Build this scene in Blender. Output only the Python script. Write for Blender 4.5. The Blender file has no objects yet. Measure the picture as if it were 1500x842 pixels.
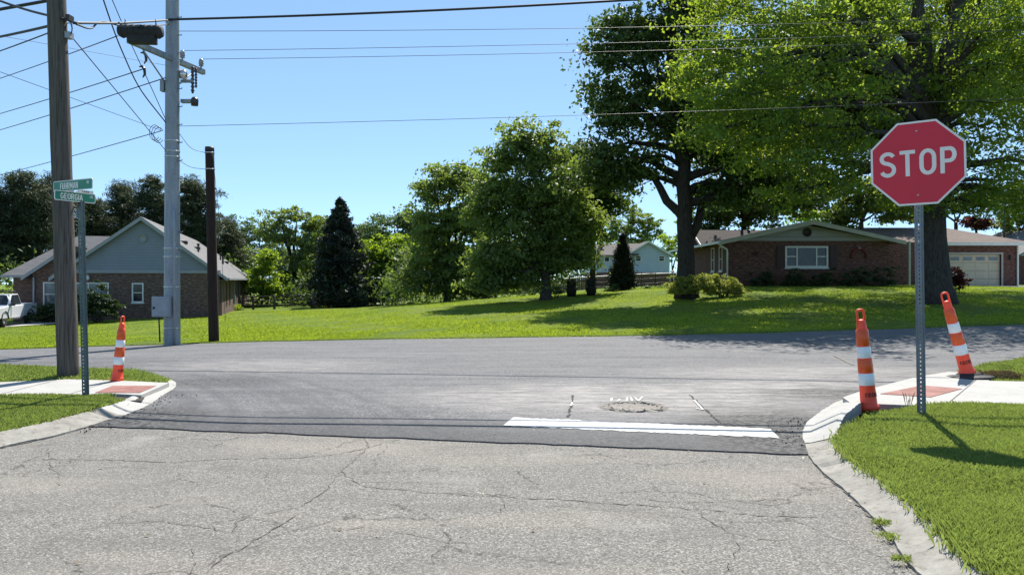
import bpy, math, random
import numpy as np
from mathutils import Vector, Matrix, Euler

random.seed(7)
RNG = np.random.default_rng(7)
SC = bpy.context.scene
COL = SC.collection
F = 1083.0            # focal length in photo pixels
CX, HY, HC = 750.0, 410.0, 1.42   # principal column, horizon row, eye height
PI = math.pi

def P(px, py, d):
    return Vector(((px - CX) / F * d, d, HC - (py - HY) / F * d))
def X(px, d): return (px - CX) / F * d
def Z(py, d): return HC - (py - HY) / F * d

# ------------------------------------------------------------------ terrain
GX = [-400, -120, -40, -26, -12, -4, 4, 12, 22, 40, 120, 400]
GY = [-60, 0, 12, 18.5, 30, 42, 60, 100, 400]
GZ = [
 [0]*12,
 [0]*12,
 [-.8, -.7, -.5, -.3, -.05, 0, 0, 0, .05, .2, .5, .5],
 [-2, -1.8, -1.4, -.9, -.26, -.07, -.02, .10, .25, .5, .8, .8],
 [-2, -1.9, -1.5, -1.05, -.55, -.15, .2, .55, .75, .62, .8, .8],
 [-2, -1.8, -1.35, -.92, -.5, .1, .6, 1.08, 1.08, .78, 1.0, 1.0],
 [-1.6, -1.5, -1.2, -.95, -.72, -.2, .4, .9, 1.05, 1.1, 1.2, 1.2],
 [-1, -1, -.9, -.8, -.6, -.2, .3, .6, 1, 1, 1, 1],
 [-1, -1, -.9, -.8, -.6, -.2, .3, .6, 1, 1, 1, 1],
]
GXa, GYa, GZa = np.array(GX, float), np.array(GY, float), np.array(GZ, float)
def _herm(xs, v, x):
    # monotone-ish cubic along the last axis of v at scalar x
    i = int(np.clip(np.searchsorted(xs, x) - 1, 0, len(xs) - 2))
    h = xs[i+1] - xs[i]; t = min(max((x - xs[i]) / h, 0), 1)
    s = np.diff(v, axis=-1) / np.diff(xs)
    def slope(k):
        if k == 0: return s[..., 0]
        if k == len(xs) - 1: return s[..., -1]
        a, b = s[..., k-1], s[..., k]
        return np.where(a*b > 0, 2*a*b/(np.where(a+b == 0, 1, a+b)), 0.0)
    m0, m1 = slope(i), slope(i+1)
    return ((2*t**3-3*t**2+1)*v[..., i] + (t**3-2*t**2+t)*h*m0 + (-2*t**3+3*t**2)*v[..., i+1] + (t**3-t**2)*h*m1)
_hc = {}
def H(x, y):
    k = (round(x, 2), round(y, 2))
    if k not in _hc:
        col = _herm(GYa, GZa.T, y)
        _hc[k] = float(_herm(GXa, col, x))
    return _hc[k]
def EDGE(x):   # far edge of the crossing road
    return 18.55 + 0.117 * (x + .8) + .04*math.sin(x*1.7) + .03*math.sin(x*4.1+1)

# ------------------------------------------------------------------ mesh builder
class MB:
    def __init__(s): s.v = []; s.f = []; s.m = []; s.smooth = []
    def add(s, vs, fs, mi=0, smooth=False):
        o = len(s.v); s.v += [tuple(v) for v in vs]
        for f in fs: s.f.append(tuple(o + i for i in f)); s.m.append(mi); s.smooth.append(smooth)
        return s
    def box(s, x0, x1, y0, y1, z0, z1, mi=0, M=None):
        vs = [(x0,y0,z0),(x1,y0,z0),(x1,y1,z0),(x0,y1,z0),(x0,y0,z1),(x1,y0,z1),(x1,y1,z1),(x0,y1,z1)]
        if M is not None: vs = [M @ Vector(v) for v in vs]
        return s.add(vs, [(3,2,1,0),(4,5,6,7),(0,1,5,4),(1,2,6,5),(2,3,7,6),(3,0,4,7)], mi)
    def tube(s, pts, r, n=8, mi=0, cap=True, smooth=True):
        pts = [Vector(p) for p in pts]
        rs = r if hasattr(r, '__len__') else [r]*len(pts)
        vs = []; fs = []
        ref = None
        for i, p in enumerate(pts):
            t = (pts[min(i+1, len(pts)-1)] - pts[max(i-1, 0)])
            if t.length < 1e-9: t = Vector((0,0,1))
            t.normalize()
            if ref is None:
                ref = Vector((1,0,0)) if abs(t.x) < .8 else Vector((0,1,0))
            a = (ref - t * ref.dot(t)).normalized(); b = t.cross(a); ref = a
            for k in range(n):
                q = 2*PI*k/n
                vs.append(p + (a*math.cos(q) + b*math.sin(q))*rs[i])
        for i in range(len(pts)-1):
            for k in range(n):
                k2 = (k+1) % n
                fs.append((i*n+k, i*n+k2, (i+1)*n+k2, (i+1)*n+k))
        s.add(vs, fs, mi, smooth)
        if cap:
            o = len(s.v) - len(vs)
            s.f.append(tuple(o+k for k in reversed(range(n)))); s.m.append(mi); s.smooth.append(False)
            e = o + (len(pts)-1)*n
            s.f.append(tuple(e+k for k in range(n))); s.m.append(mi); s.smooth.append(False)
        return s
    def lathe(s, prof, n=20, mi=0, c=(0,0,0), smooth=True):
        vs = []; fs = []
        for r, z in prof:
            for k in range(n):
                q = 2*PI*k/n; vs.append((c[0]+r*math.cos(q), c[1]+r*math.sin(q), c[2]+z))
        for i in range(len(prof)-1):
            for k in range(n):
                k2 = (k+1) % n
                fs.append((i*n+k, i*n+k2, (i+1)*n+k2, (i+1)*n+k))
        return s.add(vs, fs, mi, smooth)
    def prism(s, poly, y0, y1, mi=0, M=None):
        # polygon in (x,z), extruded along y (counter-clockwise seen from -y)
        n = len(poly)
        vs = [(x, y0, z) for x, z in poly] + [(x, y1, z) for x, z in poly]
        if M is not None: vs = [M @ Vector(v) for v in vs]
        fs = [tuple(range(n)), tuple(reversed(range(n, 2*n)))]
        for i in range(n):
            j = (i+1) % n; fs.append((j, i, n+i, n+j))
        return s.add(vs, fs, mi)
    def slab(s, poly, z0, z1, mi=0):
        n = len(poly)
        za = z1 if callable(z1) else (lambda x, y: z1)
        vs = [(x, y, z0) for x, y in poly] + [(x, y, za(x, y)) for x, y in poly]
        fs = [tuple(reversed(range(n))), tuple(range(n, 2*n))]
        for i in range(n):
            j = (i+1) % n; fs.append((i, j, n+j, n+i))
        return s.add(vs, fs, mi)
    def build(s, name, mats, parent=None, bevel=0, uv=True, solid=0, smooth=None, loc=None):
        me = bpy.data.meshes.new(name)
        me.from_pydata(s.v, [], s.f)
        mats = mats if isinstance(mats, (list, tuple)) else [mats]
        for m in mats: me.materials.append(m)
        me.polygons.foreach_set('material_index', s.m)
        me.polygons.foreach_set('use_smooth', s.smooth if smooth is None else [smooth]*len(s.f))
        me.update()
        if uv: box_uv(me)
        o = bpy.data.objects.new(name, me); COL.objects.link(o)
        if parent: o.parent = parent
        if loc is not None: o.location = loc
        if solid:
            md = o.modifiers.new('solid', 'SOLIDIFY'); md.thickness = solid
        if bevel:
            md = o.modifiers.new('bevel', 'BEVEL'); md.width = bevel; md.segments = 2; md.limit_method = 'ANGLE'; md.angle_limit = .6
        return o

def box_uv(me):
    uv = me.uv_layers.new(name='UVMap')
    co = np.empty(len(me.vertices)*3); me.vertices.foreach_get('co', co); co = co.reshape(-1, 3)
    out = np.zeros((len(me.loops), 2))
    for p in me.polygons:
        n = p.normal
        if abs(n.z) > .98: t, b = Vector((1,0,0)), Vector((0,1,0))
        else:
            t = Vector((-n.y, n.x, 0)).normalized(); b = n.cross(t)
        for li in p.loop_indices:
            v = Vector(co[me.loops[li].vertex_index])
            out[li] = (v.dot(t), v.dot(b))
    uv.data.foreach_set('uv', out.ravel())

def tag(o, label=None, cat=None, group=None, kind=None):
    if label: o['label'] = label
    if cat: o['category'] = cat
    if group: o['group'] = group
    if kind: o['kind'] = kind
    return o
def empty(name, loc, rz=0, label=None, cat=None, group=None, rot=None):
    o = bpy.data.objects.new(name, None); COL.objects.link(o)
    o.location = loc; o.rotation_euler = rot if rot is not None else (0, 0, rz)
    o.empty_display_size = .2
    return tag(o, label, cat, group)

def raw_mesh(name, verts, faces_n, nper, mat, parent=None, smooth=False):
    """fast mesh from an (N,3) vertex array whose faces are consecutive runs of nper vertices"""
    me = bpy.data.meshes.new(name)
    nv = len(verts); nf = nv // nper
    me.vertices.add(nv); me.vertices.foreach_set('co', np.ascontiguousarray(verts, dtype=np.float32).ravel())
    me.loops.add(nv); me.loops.foreach_set('vertex_index', np.arange(nv, dtype=np.int32))
    me.polygons.add(nf); me.polygons.foreach_set('loop_start', np.arange(0, nv, nper, dtype=np.int32))
    me.polygons.foreach_set('loop_total', np.full(nf, nper, dtype=np.int32))
    me.materials.append(mat); me.update(calc_edges=True)
    o = bpy.data.objects.new(name, me); COL.objects.link(o)
    if parent: o.parent = parent
    return o

# ------------------------------------------------------------------ materials
class NT:
    def __init__(s, name):
        s.m = bpy.data.materials.new(name); s.m.use_nodes = True
        s.t = s.m.node_tree; s.t.nodes.clear()
        s.out = s.t.nodes.new('ShaderNodeOutputMaterial')
    def n(s, typ, **kw):
        nd = s.t.nodes.new('ShaderNode' + typ)
        for k, v in kw.items():
            if k.startswith('i_'):
                key = k[2:].replace('_', ' ')
                s.set(nd.inputs[key], v)
            else: setattr(nd, k, v)
        return nd
    def set(s, sock, v):
        if isinstance(v, bpy.types.NodeSocket): s.t.links.new(v, sock)
        else: sock.default_value = v
    def coord(s, kind='Object', scale=None, rot=None):
        c = s.n('TexCoord').outputs[kind]
        if scale is None and rot is None: return c
        mp = s.n('Mapping'); s.t.links.new(c, mp.inputs['Vector'])
        if scale is not None: mp.inputs['Scale'].default_value = scale if hasattr(scale, '__len__') else (scale,)*3
        if rot is not None: mp.inputs['Rotation'].default_value = rot
        return mp.outputs[0]
    def noise(s, vec, scale, detail=4, rough=.55, dist=0):
        nd = s.n('TexNoise'); s.t.links.new(vec, nd.inputs['Vector'])
        nd.inputs['Scale'].default_value = scale; nd.inputs['Detail'].default_value = detail
        nd.inputs['Roughness'].default_value = rough; nd.inputs['Distortion'].default_value = dist
        return nd.outputs['Fac']
    def ramp(s, fac, stops, interp='LINEAR'):
        nd = s.n('ValToRGB'); s.set(nd.inputs[0], fac); cr = nd.color_ramp; cr.interpolation = interp
        while len(cr.elements) < len(stops): cr.elements.new(.5)
        for e, (p, c) in zip(cr.elements, stops):
            e.position = p
            e.color = (c, c, c, 1) if not hasattr(c, '__len__') else (*c[:3], 1)
        return nd.outputs[0]
    def mix(s, fac, a, b, mode='MIX'):
        nd = s.n('Mix', data_type='RGBA', blend_type=mode)
        s.set(nd.inputs[0], fac)
        for sock, v in ((nd.inputs[6], a), (nd.inputs[7], b)):
            if isinstance(v, bpy.types.NodeSocket): s.t.links.new(v, sock)
            else: sock.default_value = (v, v, v, 1) if not hasattr(v, '__len__') else (*v[:3], 1)
        return nd.outputs[2]
    def math(s, op, a, b=0., c=None):
        nd = s.n('Math', operation=op); s.set(nd.inputs[0], a); s.set(nd.inputs[1], b)
        if c is not None: s.set(nd.inputs[2], c)
        return nd.outputs[0]
    def bump(s, h, strength=.3, dist=.02, normal=None):
        nd = s.n('Bump'); s.set(nd.inputs['Height'], h)
        nd.inputs['Strength'].default_value = strength; nd.inputs['Distance'].default_value = dist
        if normal is not None: s.t.links.new(normal, nd.inputs['Normal'])
        return nd.outputs[0]
    def pbr(s, color, rough=.8, metal=0, normal=None, spec=.5, coat=0):
        b = s.n('BsdfPrincipled')
        if isinstance(color, bpy.types.NodeSocket): s.t.links.new(color, b.inputs['Base Color'])
        else: b.inputs['Base Color'].default_value = (*color[:3], 1)
        s.set(b.inputs['Roughness'], rough); s.set(b.inputs['Metallic'], metal)
        b.inputs['Specular IOR Level'].default_value = spec; b.inputs['Coat Weight'].default_value = coat
        if normal is not None: s.t.links.new(normal, b.inputs['Normal'])
        return b
    def done(s, shader):
        s.t.links.new(shader.outputs[0] if not isinstance(shader, bpy.types.NodeSocket) else shader, s.out.inputs[0]); return s.m

def plain(name, c, rough=.6, metal=0, var=.25, scale=6, bump=.0, spec=.5, stretch=None, coat=0):
    k = NT(name); co = k.coord('Object', scale=stretch)
    n1 = k.noise(co, scale, 5, .6)
    col = k.mix(k.ramp(n1, [(.3, 0), (.7, 1)]), [x*(1-var) for x in c], [min(1, x*(1+var)) for x in c])
    nm = k.bump(k.noise(co, scale*4, 4), bump, .01) if bump else None
    return k.done(k.pbr(col, rough, metal, nm, spec, coat))

def leaf_mat(name, dark, light, trans, tw=.45, rough=.5, patch=.5):
    k = NT(name)
    g = k.n('NewGeometry')
    n1 = k.noise(k.coord('Object'), patch, 2)
    f = k.math('ADD', k.math('MULTIPLY', g.outputs['Random Per Island'], .6), k.math('MULTIPLY', k.ramp(n1, [(.35, 0), (.65, 1)]), .4))
    col = k.mix(f, dark, light)
    tcol = k.mix(f, [x*.75 for x in trans], trans)
    b = k.pbr(col, rough, 0, None, .35)
    t = k.n('BsdfTranslucent'); k.t.links.new(tcol, t.inputs[0])
    mx = k.n('MixShader'); mx.inputs[0].default_value = tw
    k.t.links.new(b.outputs[0], mx.inputs[1]); k.t.links.new(t.outputs[0], mx.inputs[2])
    return k.done(mx)

M = {}
M['leaf_maple'] = leaf_mat('leaf_maple', (.045,.085,.016), (.11,.165,.03), (.43,.57,.045), .5)
M['leaf_oak'] = leaf_mat('leaf_oak', (.03,.052,.016), (.075,.115,.03), (.17,.26,.035), .33)
M['leaf_mid'] = leaf_mat('leaf_mid', (.06,.095,.028), (.145,.20,.06), (.33,.44,.06), .42)
M['leaf_bright'] = leaf_mat('leaf_bright', (.06,.12,.016), (.12,.19,.022), (.42,.58,.03), .5)
M['leaf_pale'] = leaf_mat('leaf_pale', (.06,.10,.04), (.11,.16,.06), (.16,.26,.06), .38)
M['needle'] = leaf_mat('needle', (.03,.045,.02), (.085,.105,.045), (.08,.11,.035), .2, .6)
M['needle_dark'] = leaf_mat('needle_dark', (.013,.022,.014), (.028,.044,.026), (.02,.03,.015), .12, .6)
M['leaf_yellow'] = leaf_mat('leaf_yellow', (.15,.18,.035), (.32,.33,.075), (.45,.5,.07), .42)
M['leaf_red'] = leaf_mat('leaf_red', (.05,.016,.014), (.11,.03,.025), (.2,.05,.03), .35)
M['leaf_shrub'] = leaf_mat('leaf_shrub', (.02,.038,.014), (.05,.08,.024), (.08,.13,.02), .25)
M['blade'] = leaf_mat('blade', (.06,.105,.026), (.24,.29,.095), (.36,.46,.085), .45, .35, 2.2)
M['blade_far'] = leaf_mat('blade_far', (.15,.225,.018), (.255,.315,.030), (.48,.60,.042), .45, .5, .35)
M['dead_blade'] = leaf_mat('dead_blade', (.12,.085,.04), (.24,.18,.09), (.2,.15,.06), .25)

def mk_bark(name, c, sc=1.):
    k = NT(name); co = k.coord('Object', scale=(7*sc, 7*sc, 1.2*sc))
    n1 = k.noise(co, 3, 6, .65, .6)
    col = k.mix(k.ramp(n1, [(.35, 0), (.65, 1)]), [x*.45 for x in c], [x*1.4 for x in c])
    return k.done(k.pbr(col, .95, 0, k.bump(n1, .9, .05), .2))
M['bark'] = mk_bark('bark', (.065,.055,.048))
M['bark_dark'] = mk_bark('bark_dark', (.045,.038,.033))

def mk_pole(name, c, contrast=.5):
    k = NT(name); co = k.coord('Object', scale=(22, 22, .8))
    n1 = k.noise(co, 2.5, 6, .7); n2 = k.noise(k.coord('Object', scale=(3, 3, .5)), 2, 3)
    col = k.mix(k.ramp(n1, [(.35, 0), (.68, 1)]), [x*(1-contrast) for x in c], [x*(1+contrast) for x in c])
    col = k.mix(k.ramp(n2, [(.45, 0), (.75, .5)]), col, [c[0]*.8, c[1]*.95, c[2]*.85])
    crack = k.ramp(k.noise(k.coord('Object', scale=(30, 30, .35)), 2, 3), [(.60, 0), (.66, .8)])
    col = k.mix(crack, col, [x*.25 for x in c])
    return k.done(k.pbr(col, .9, 0, k.bump(n1, .7, .01), .25))
M['pole_wood'] = mk_pole('pole_wood', (.105,.09,.078))
M['pole_dark'] = mk_pole('pole_dark', (.035,.022,.018), .4)
M['fence_wood'] = mk_pole('fence_wood', (.07,.058,.048), .35)
M['fence_brown'] = mk_pole('fence_brown', (.15,.10,.08), .3)

def mk_galv(name, c, metal=.55, rough=.5):
    k = NT(name); co = k.coord('Object')
    v = k.n('TexVoronoi'); k.t.links.new(co, v.inputs['Vector']); v.inputs['Scale'].default_value = 45
    n1 = k.noise(k.coord('Object', scale=(4, 4, .8)), 2, 5)
    col = k.mix(k.ramp(n1, [(.3, 0), (.7, 1)]), [x*.75 for x in c], [min(1, x*1.15) for x in c])
    col = k.mix(.25, col, k.mix(1.0, v.outputs['Color'], c, 'MULTIPLY'))
    return k.done(k.pbr(col, rough, metal, None, .5))
M['galv'] = mk_galv('galvanised_steel', (.30,.325,.36), .3, .55)
M['galv_post'] = mk_galv('galvanised_post', (.23,.25,.27), .5, .55)
M['green_post'] = mk_galv('weathered_green_post', (.12,.16,.16), .3, .55)
M['box_grey'] = plain('box_grey', (.26,.285,.315), .5, .1, .12, 5)
M['black_rubber'] = plain('black_rubber', (.018,.018,.02), .75, 0, .4, 8, .2)
M['cable'] = plain('cable_black', (.012,.012,.014), .6, 0, .2, 8)
M['wire_grey'] = plain('wire_aluminium', (.05,.055,.06), .5, .3, .2, 8)
M['insulator'] = plain('insulator_porcelain', (.28,.30,.33), .25, 0, .15, 8)
M['insulator_dark'] = plain('insulator_dark', (.035,.025,.03), .3, 0, .2, 8)

# road surfaces ------------------------------------------------------
def mk_old_road():
    k = NT('old_chip_seal'); co = k.coord('Object')
    v = k.n('TexVoronoi', feature='F1'); k.t.links.new(co, v.inputs['Vector']); v.inputs['Scale'].default_value = 105
    sep = k.n('SeparateColor'); k.t.links.new(v.outputs['Color'], sep.inputs[0])
    stone = k.ramp(sep.outputs[0], [(0, (.092,.085,.075)), (.25, (.172,.161,.143)), (.7, (.245,.231,.205)), (1, (.40,.378,.34))])
    gap = k.ramp(v.outputs['Distance'], [(.4, 0), (.85, .7)])
    col = k.mix(gap, stone, (.085,.08,.074))
    fine = k.noise(co, 210, 3, .7); col = k.mix(k.ramp(fine, [(.32, .35), (.6, 0)]), col, (.07,.067,.062))
    big = k.noise(co, .5, 4, .6); col = k.mix(k.ramp(big, [(.4, 0), (.7, .28)]), col, (.13,.126,.118))
    mid = k.noise(k.coord('Object', scale=(.45, 2.4, 1)), 1.4, 6, .65, .4)
    col = k.mix(k.ramp(mid, [(.50, 0), (.70, .42)]), col, (.105,.10,.094))
    spot = k.noise(co, 3.1, 4, .55); col = k.mix(k.ramp(spot, [(.62, 0), (.76, .5)]), col, (.10,.098,.095))
    pale = k.noise(co, 1.3, 3, .5); col = k.mix(k.ramp(pale, [(.6, 0), (.8, .4)]), col, (.36,.34,.31))
    warm = k.noise(k.coord('Object', scale=(.4, 1.2, 1)), .9, 3); col = k.mix(k.ramp(warm, [(.5, 0), (.7, .35)]), col, (.30,.265,.225))
    # hairline map cracks: broken, jagged, faint
    nz = k.n('TexNoise'); k.t.links.new(co, nz.inputs['Vector']); nz.inputs['Scale'].default_value = 4.5; nz.inputs['Detail'].default_value = 8; nz.inputs['Roughness'].default_value = .7
    wob = k.n('Mix', data_type='VECTOR'); k.t.links.new(co, wob.inputs[4]); k.t.links.new(nz.outputs['Color'], wob.inputs[5]); wob.inputs[0].default_value = .2
    cr = k.n('TexVoronoi', feature='DISTANCE_TO_EDGE'); k.t.links.new(wob.outputs[1], cr.inputs['Vector']); cr.inputs['Scale'].default_value = 1.3
    gate = k.math('MULTIPLY', k.ramp(k.noise(co, .9, 2), [(.44, 0), (.54, 1)]), k.ramp(k.noise(co, 13, 3), [(.4, .1), (.55, 1)]))
    cm = k.math('MULTIPLY', k.ramp(cr.outputs['Distance'], [(.003, .75), (.010, 0)]), gate)
    col = k.mix(cm, col, (.045,.042,.038))
    h = k.math('ADD', k.math('MULTIPLY', v.outputs['Distance'], -1.), k.math('MULTIPLY', cm, -1.5))
    return k.done(k.pbr(col, .92, 0, k.bump(h, .6, .005), .25))
M['old_road'] = mk_old_road()
M['crack'] = plain('tar_crack', (.115,.103,.09), .95, 0, .3, 20)

def mk_new_road():
    k = NT('new_asphalt'); co = k.coord('Object')
    v = k.n('TexVoronoi'); k.t.links.new(co, v.inputs['Vector']); v.inputs['Scale'].default_value = 70
    sep = k.n('SeparateColor'); k.t.links.new(v.outputs['Color'], sep.inputs[0])
    stone = k.ramp(sep.outputs[0], [(0, (.045,.045,.047)), (.5, (.10,.099,.102)), (.85, (.15,.148,.15)), (1, (.26,.255,.25))])
    sx = k.n('SeparateXYZ'); k.t.links.new(co, sx.inputs[0]); x_, y_ = sx.outputs[0], sx.outputs[1]
    st = k.noise(k.coord('Object', scale=(.16, 1.2, 1), rot=(0, 0, -.12)), 1.6, 10, .76, .5)
    col = k.mix(k.ramp(st, [(.40, 0), (.66, .75)]), stone, (.175,.172,.172))
    st2 = k.noise(k.coord('Object', scale=(.22, 2.2, 1), rot=(0, 0, .3)), 1.5, 9, .76, .8)
    col = k.mix(k.ramp(st2, [(.52, 0), (.68, .65)]), col, (.058,.058,.062))
    mo = k.noise(co, 2.2, 9, .8); col = k.mix(k.ramp(mo, [(.46, 0), (.7, .5)]), col, (.07,.07,.074))
    # turning-tyre scuffs: arcs about the left and right corners
    for (cx, cy, r0, r1) in ((-9.5, 5.0, 6.6, 8.4), (9.5, 6.0, 6.2, 7.2), (-12, 2., 11.5, 13.)):
        dx = k.math('SUBTRACT', x_, cx); dy = k.math('SUBTRACT', y_, cy)
        rr = k.math('SQRT', k.math('ADD', k.math('MULTIPLY', dx, dx), k.math('MULTIPLY', dy, dy)))
        rr = k.math('ADD', rr, k.math('MULTIPLY', k.noise(co, .9, 3), .5))
        cv = k.n('CombineXYZ'); k.set(cv.inputs[0], rr)
        nr = k.noise(cv.outputs[0], 3.2, 5, .7)
        band = k.math('MULTIPLY', k.ramp(k.math('MULTIPLY', k.math('SUBTRACT', rr, r0-.2), 1/(r1-r0+.4)), [(0, 0), (.3, 1), (.7, 1), (1, 0)]), k.ramp(nr, [(.45, 0), (.6, .5)]))
        col = k.mix(band, col, (.05,.05,.053))
    # darker, rawer strip near the seam and towards the right kerb
    yy = k.math('ADD', y_, k.math('MULTIPLY', x_, .17))
    yy = k.math('ADD', yy, k.math('MULTIPLY', k.noise(k.coord('Object', scale=(.7, 1.8, 1)), 1.5, 6, .7), 1.3))
    seam = k.ramp(k.math('MULTIPLY', k.math('SUBTRACT', yy, 6.9), .45), [(.0, .85), (.28, .6), (.62, 0)])
    col = k.mix(seam, col, k.mix(k.ramp(k.noise(co, 30, 5, .75), [(.4, 0), (.62, 1)]), (.028,.028,.030), (.085,.083,.082)))
    def blob(cx, cy, rx, ry):
        dx = k.math('MULTIPLY', k.math('SUBTRACT', x_, cx), 1/rx); dy = k.math('MULTIPLY', k.math('SUBTRACT', y_, cy), 1/ry)
        return k.math('SQRT', k.math('ADD', k.math('MULTIPLY', dx, dx), k.math('MULTIPLY', dy, dy)))
    dn = k.noise(k.coord('Object', scale=(.7, 2.6, 1)), 2.6, 10, .8)
    rough_n = k.noise(co, 18, 5, .75)
    for (cx, cy, rx, ry, s) in ((2.55, 6.9, 1.1, 1.9, .97), (3.9, 9.2, 1.3, .7, .9), (-3.75, 7.3, .8, 1.3, .9), (-4.0, 10.2, 1.2, .7, .6), (5.8, 11.0, 1.4, .5, .7)):
        d = k.math('SUBTRACT', blob(cx, cy, rx, ry), k.math('MULTIPLY', rough_n, 1.0))
        col = k.mix(k.ramp(d, [(0, s), (.5, 0)]), col, k.mix(k.ramp(rough_n, [(.42, 0), (.58, 1)]), (.012,.012,.013), (.10,.098,.095)))
    for (cx, cy, rx, ry, s) in ((1.3, 8.9, 2.9, 1.5, 1.0), (-4.0, 12.2, 2.2, 1.3, .6), (4.6, 11.2, 3.0, 1.3, .7), (3.6, 9.9, 1.6, .5, .9)):
        d = k.math('SUBTRACT', blob(cx, cy, rx, ry), k.math('MULTIPLY', dn, .9))
        m = k.math('MULTIPLY', k.ramp(d, [(0, s), (.6, 0)]), k.ramp(dn, [(.40, .08), (.62, 1)]))
        col = k.mix(m, col, (.30,.28,.26))
    h = k.math('ADD', v.outputs['Distance'], k.math('MULTIPLY', k.noise(co, 22, 4), .9))
    return k.done(k.pbr(col, .85, 0, k.bump(h, .5, .004), .3))
M['new_road'] = mk_new_road()

def mk_paint():
    k = NT('road_paint_white'); co = k.coord('Object')
    n1 = k.noise(k.coord('Object', scale=(1, 2.2, 1)), 13, 7, .8); n2 = k.noise(co, 2.2, 4)
    f = k.math('MULTIPLY', k.ramp(n1, [(.50, 0), (.62, .85)]), k.ramp(n2, [(.3, .35), (.6, 1)]))
    col = k.mix(f, (.52,.515,.495), (.16,.158,.155))
    return k.done(k.pbr(col, .75, 0, k.bump(n1, .3, .003), .3))
M['paint'] = mk_paint()
def mk_concrete(name, c, dirty=.4):
    k = NT(name); co = k.coord('Object')
    n1 = k.noise(co, 2.6, 9, .75); n2 = k.noise(co, 70, 3, .7); n3 = k.noise(co, 14, 6, .75)
    col = k.mix(k.ramp(n1, [(.4, 0), (.66, dirty)]), c, [x*.5 for x in c])
    col = k.mix(k.ramp(n3, [(.52, 0), (.66, dirty*.8)]), col, [c[0]*.36, c[1]*.34, c[2]*.3])
    col = k.mix(k.ramp(n2, [(.35, .25), (.6, 0)]), col, [x*.5 for x in c])
    return k.done(k.pbr(col, .9, 0, k.bump(n2, .35, .004), .25))
M['concrete_new'] = mk_concrete('concrete_new', (.40,.39,.365), .3)
M['concrete_old'] = mk_concrete('concrete_old', (.31,.295,.26), .85)
M['concrete_drive'] = mk_concrete('concrete_drive', (.45,.44,.41), .2)
M['joint'] = plain('joint_dark', (.07,.065,.06), .95, 0, .3, 20)
M['soil'] = plain('soil_dark', (.045,.036,.028), .98, 0, .5, 20, .8)
M['rubble'] = plain('crumbled_asphalt', (.035,.034,.035), .95, 0, .5, 30, .8)
def mk_pad():
    k = NT('tactile_red'); co = k.coord('Object')
    n1 = k.noise(co, 5, 4)
    col = k.mix(k.ramp(n1, [(.35, 0), (.7, 1)]), (.21,.085,.07), (.31,.155,.13))
    v = k.n('TexVoronoi', distance='EUCLIDEAN'); v.inputs['Randomness'].default_value = 0; v.inputs['Scale'].default_value = 17
    k.t.links.new(k.coord('UV'), v.inputs['Vector'])
    return k.done(k.pbr(col, .8, 0, k.bump(k.ramp(v.outputs['Distance'], [(.25, 1), (.45, 0)]), .9, .006), .3))
M['pad'] = mk_pad()
def mk_lawn():
    k = NT('lawn'); co = k.coord('Object')
    n1 = k.noise(co, .35, 4, .6); n2 = k.noise(co, 3.2, 5, .7); n3 = k.noise(co, 45, 3, .7)
    col = k.mix(k.ramp(n1, [(.35, 0), (.65, 1)]), (.14,.215,.02), (.25,.305,.035))
    col = k.mix(k.ramp(n2, [(.40, .45), (.62, 0)]), col, (.07,.12,.012))
    col = k.mix(k.ramp(n3, [(.35, .6), (.6, 0)]), col, (.04,.07,.01))
    return k.done(k.pbr(col, .95, 0, k.bump(n3, 1., .06), .15))
M['lawn'] = mk_lawn()
M['verge'] = plain('verge_soil_grass', (.05,.075,.016), .97, 0, .5, 14, .8)

# buildings ----------------------------------------------------------
def mk_brick(name, c1, c2, mortar, sc=1., rough=.9):
    k = NT(name); uv = k.coord('UV')
    b = k.n('TexBrick'); k.t.links.new(uv, b.inputs['Vector'])
    b.inputs['Scale'].default_value = 1; b.inputs['Brick Width'].default_value = .215*sc; b.inputs['Row Height'].default_value = .075*sc
    b.inputs['Mortar Size'].default_value = .008*sc; b.inputs['Color1'].default_value = (*c1, 1); b.inputs['Color2'].default_value = (*c2, 1); b.inputs['Mortar'].default_value = (*mortar, 1)
    n1 = k.noise(uv, 4.2, 4, .7); n2 = k.noise(k.coord('UV', scale=(4.7, 13.3, 1)), 1, 2)
    col = k.mix(k.ramp(n2, [(.35, .65), (.62, 0)]), b.outputs['Color'], [x*.35 for x in c1])
    col = k.mix(k.ramp(n2, [(.58, 0), (.78, .5)]), col, [min(1, x*1.9+.03) for x in c2])
    return k.done(k.pbr(col, rough, 0, k.bump(b.outputs['Fac'], -.5, .01), .25))
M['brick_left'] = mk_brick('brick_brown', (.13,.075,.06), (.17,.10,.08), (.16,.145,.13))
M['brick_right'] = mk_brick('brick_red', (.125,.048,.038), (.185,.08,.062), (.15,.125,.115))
M['brick_far'] = mk_brick('brick_far', (.18,.08,.06), (.22,.10,.08), (.2,.17,.15))
def mk_siding(name, c, pitch=.11):
    k = NT(name); uv = k.coord('UV'); sx = k.n('SeparateXYZ'); k.t.links.new(uv, sx.inputs[0])
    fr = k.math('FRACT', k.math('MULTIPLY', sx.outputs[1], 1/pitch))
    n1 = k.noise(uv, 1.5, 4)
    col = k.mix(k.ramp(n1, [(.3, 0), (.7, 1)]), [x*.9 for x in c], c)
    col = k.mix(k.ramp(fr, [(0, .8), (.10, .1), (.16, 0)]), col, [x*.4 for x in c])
    return k.done(k.pbr(col, .6, 0, k.bump(k.math('MULTIPLY', fr, -1), .8, .02), .35))
M['siding_blue'] = mk_siding('siding_blue_grey', (.20,.228,.275), .15)
M['siding_pale'] = mk_siding('siding_pale_blue', (.42,.50,.58), .2)
M['siding_cream'] = mk_siding('siding_cream', (.33,.325,.32), .4)
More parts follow.
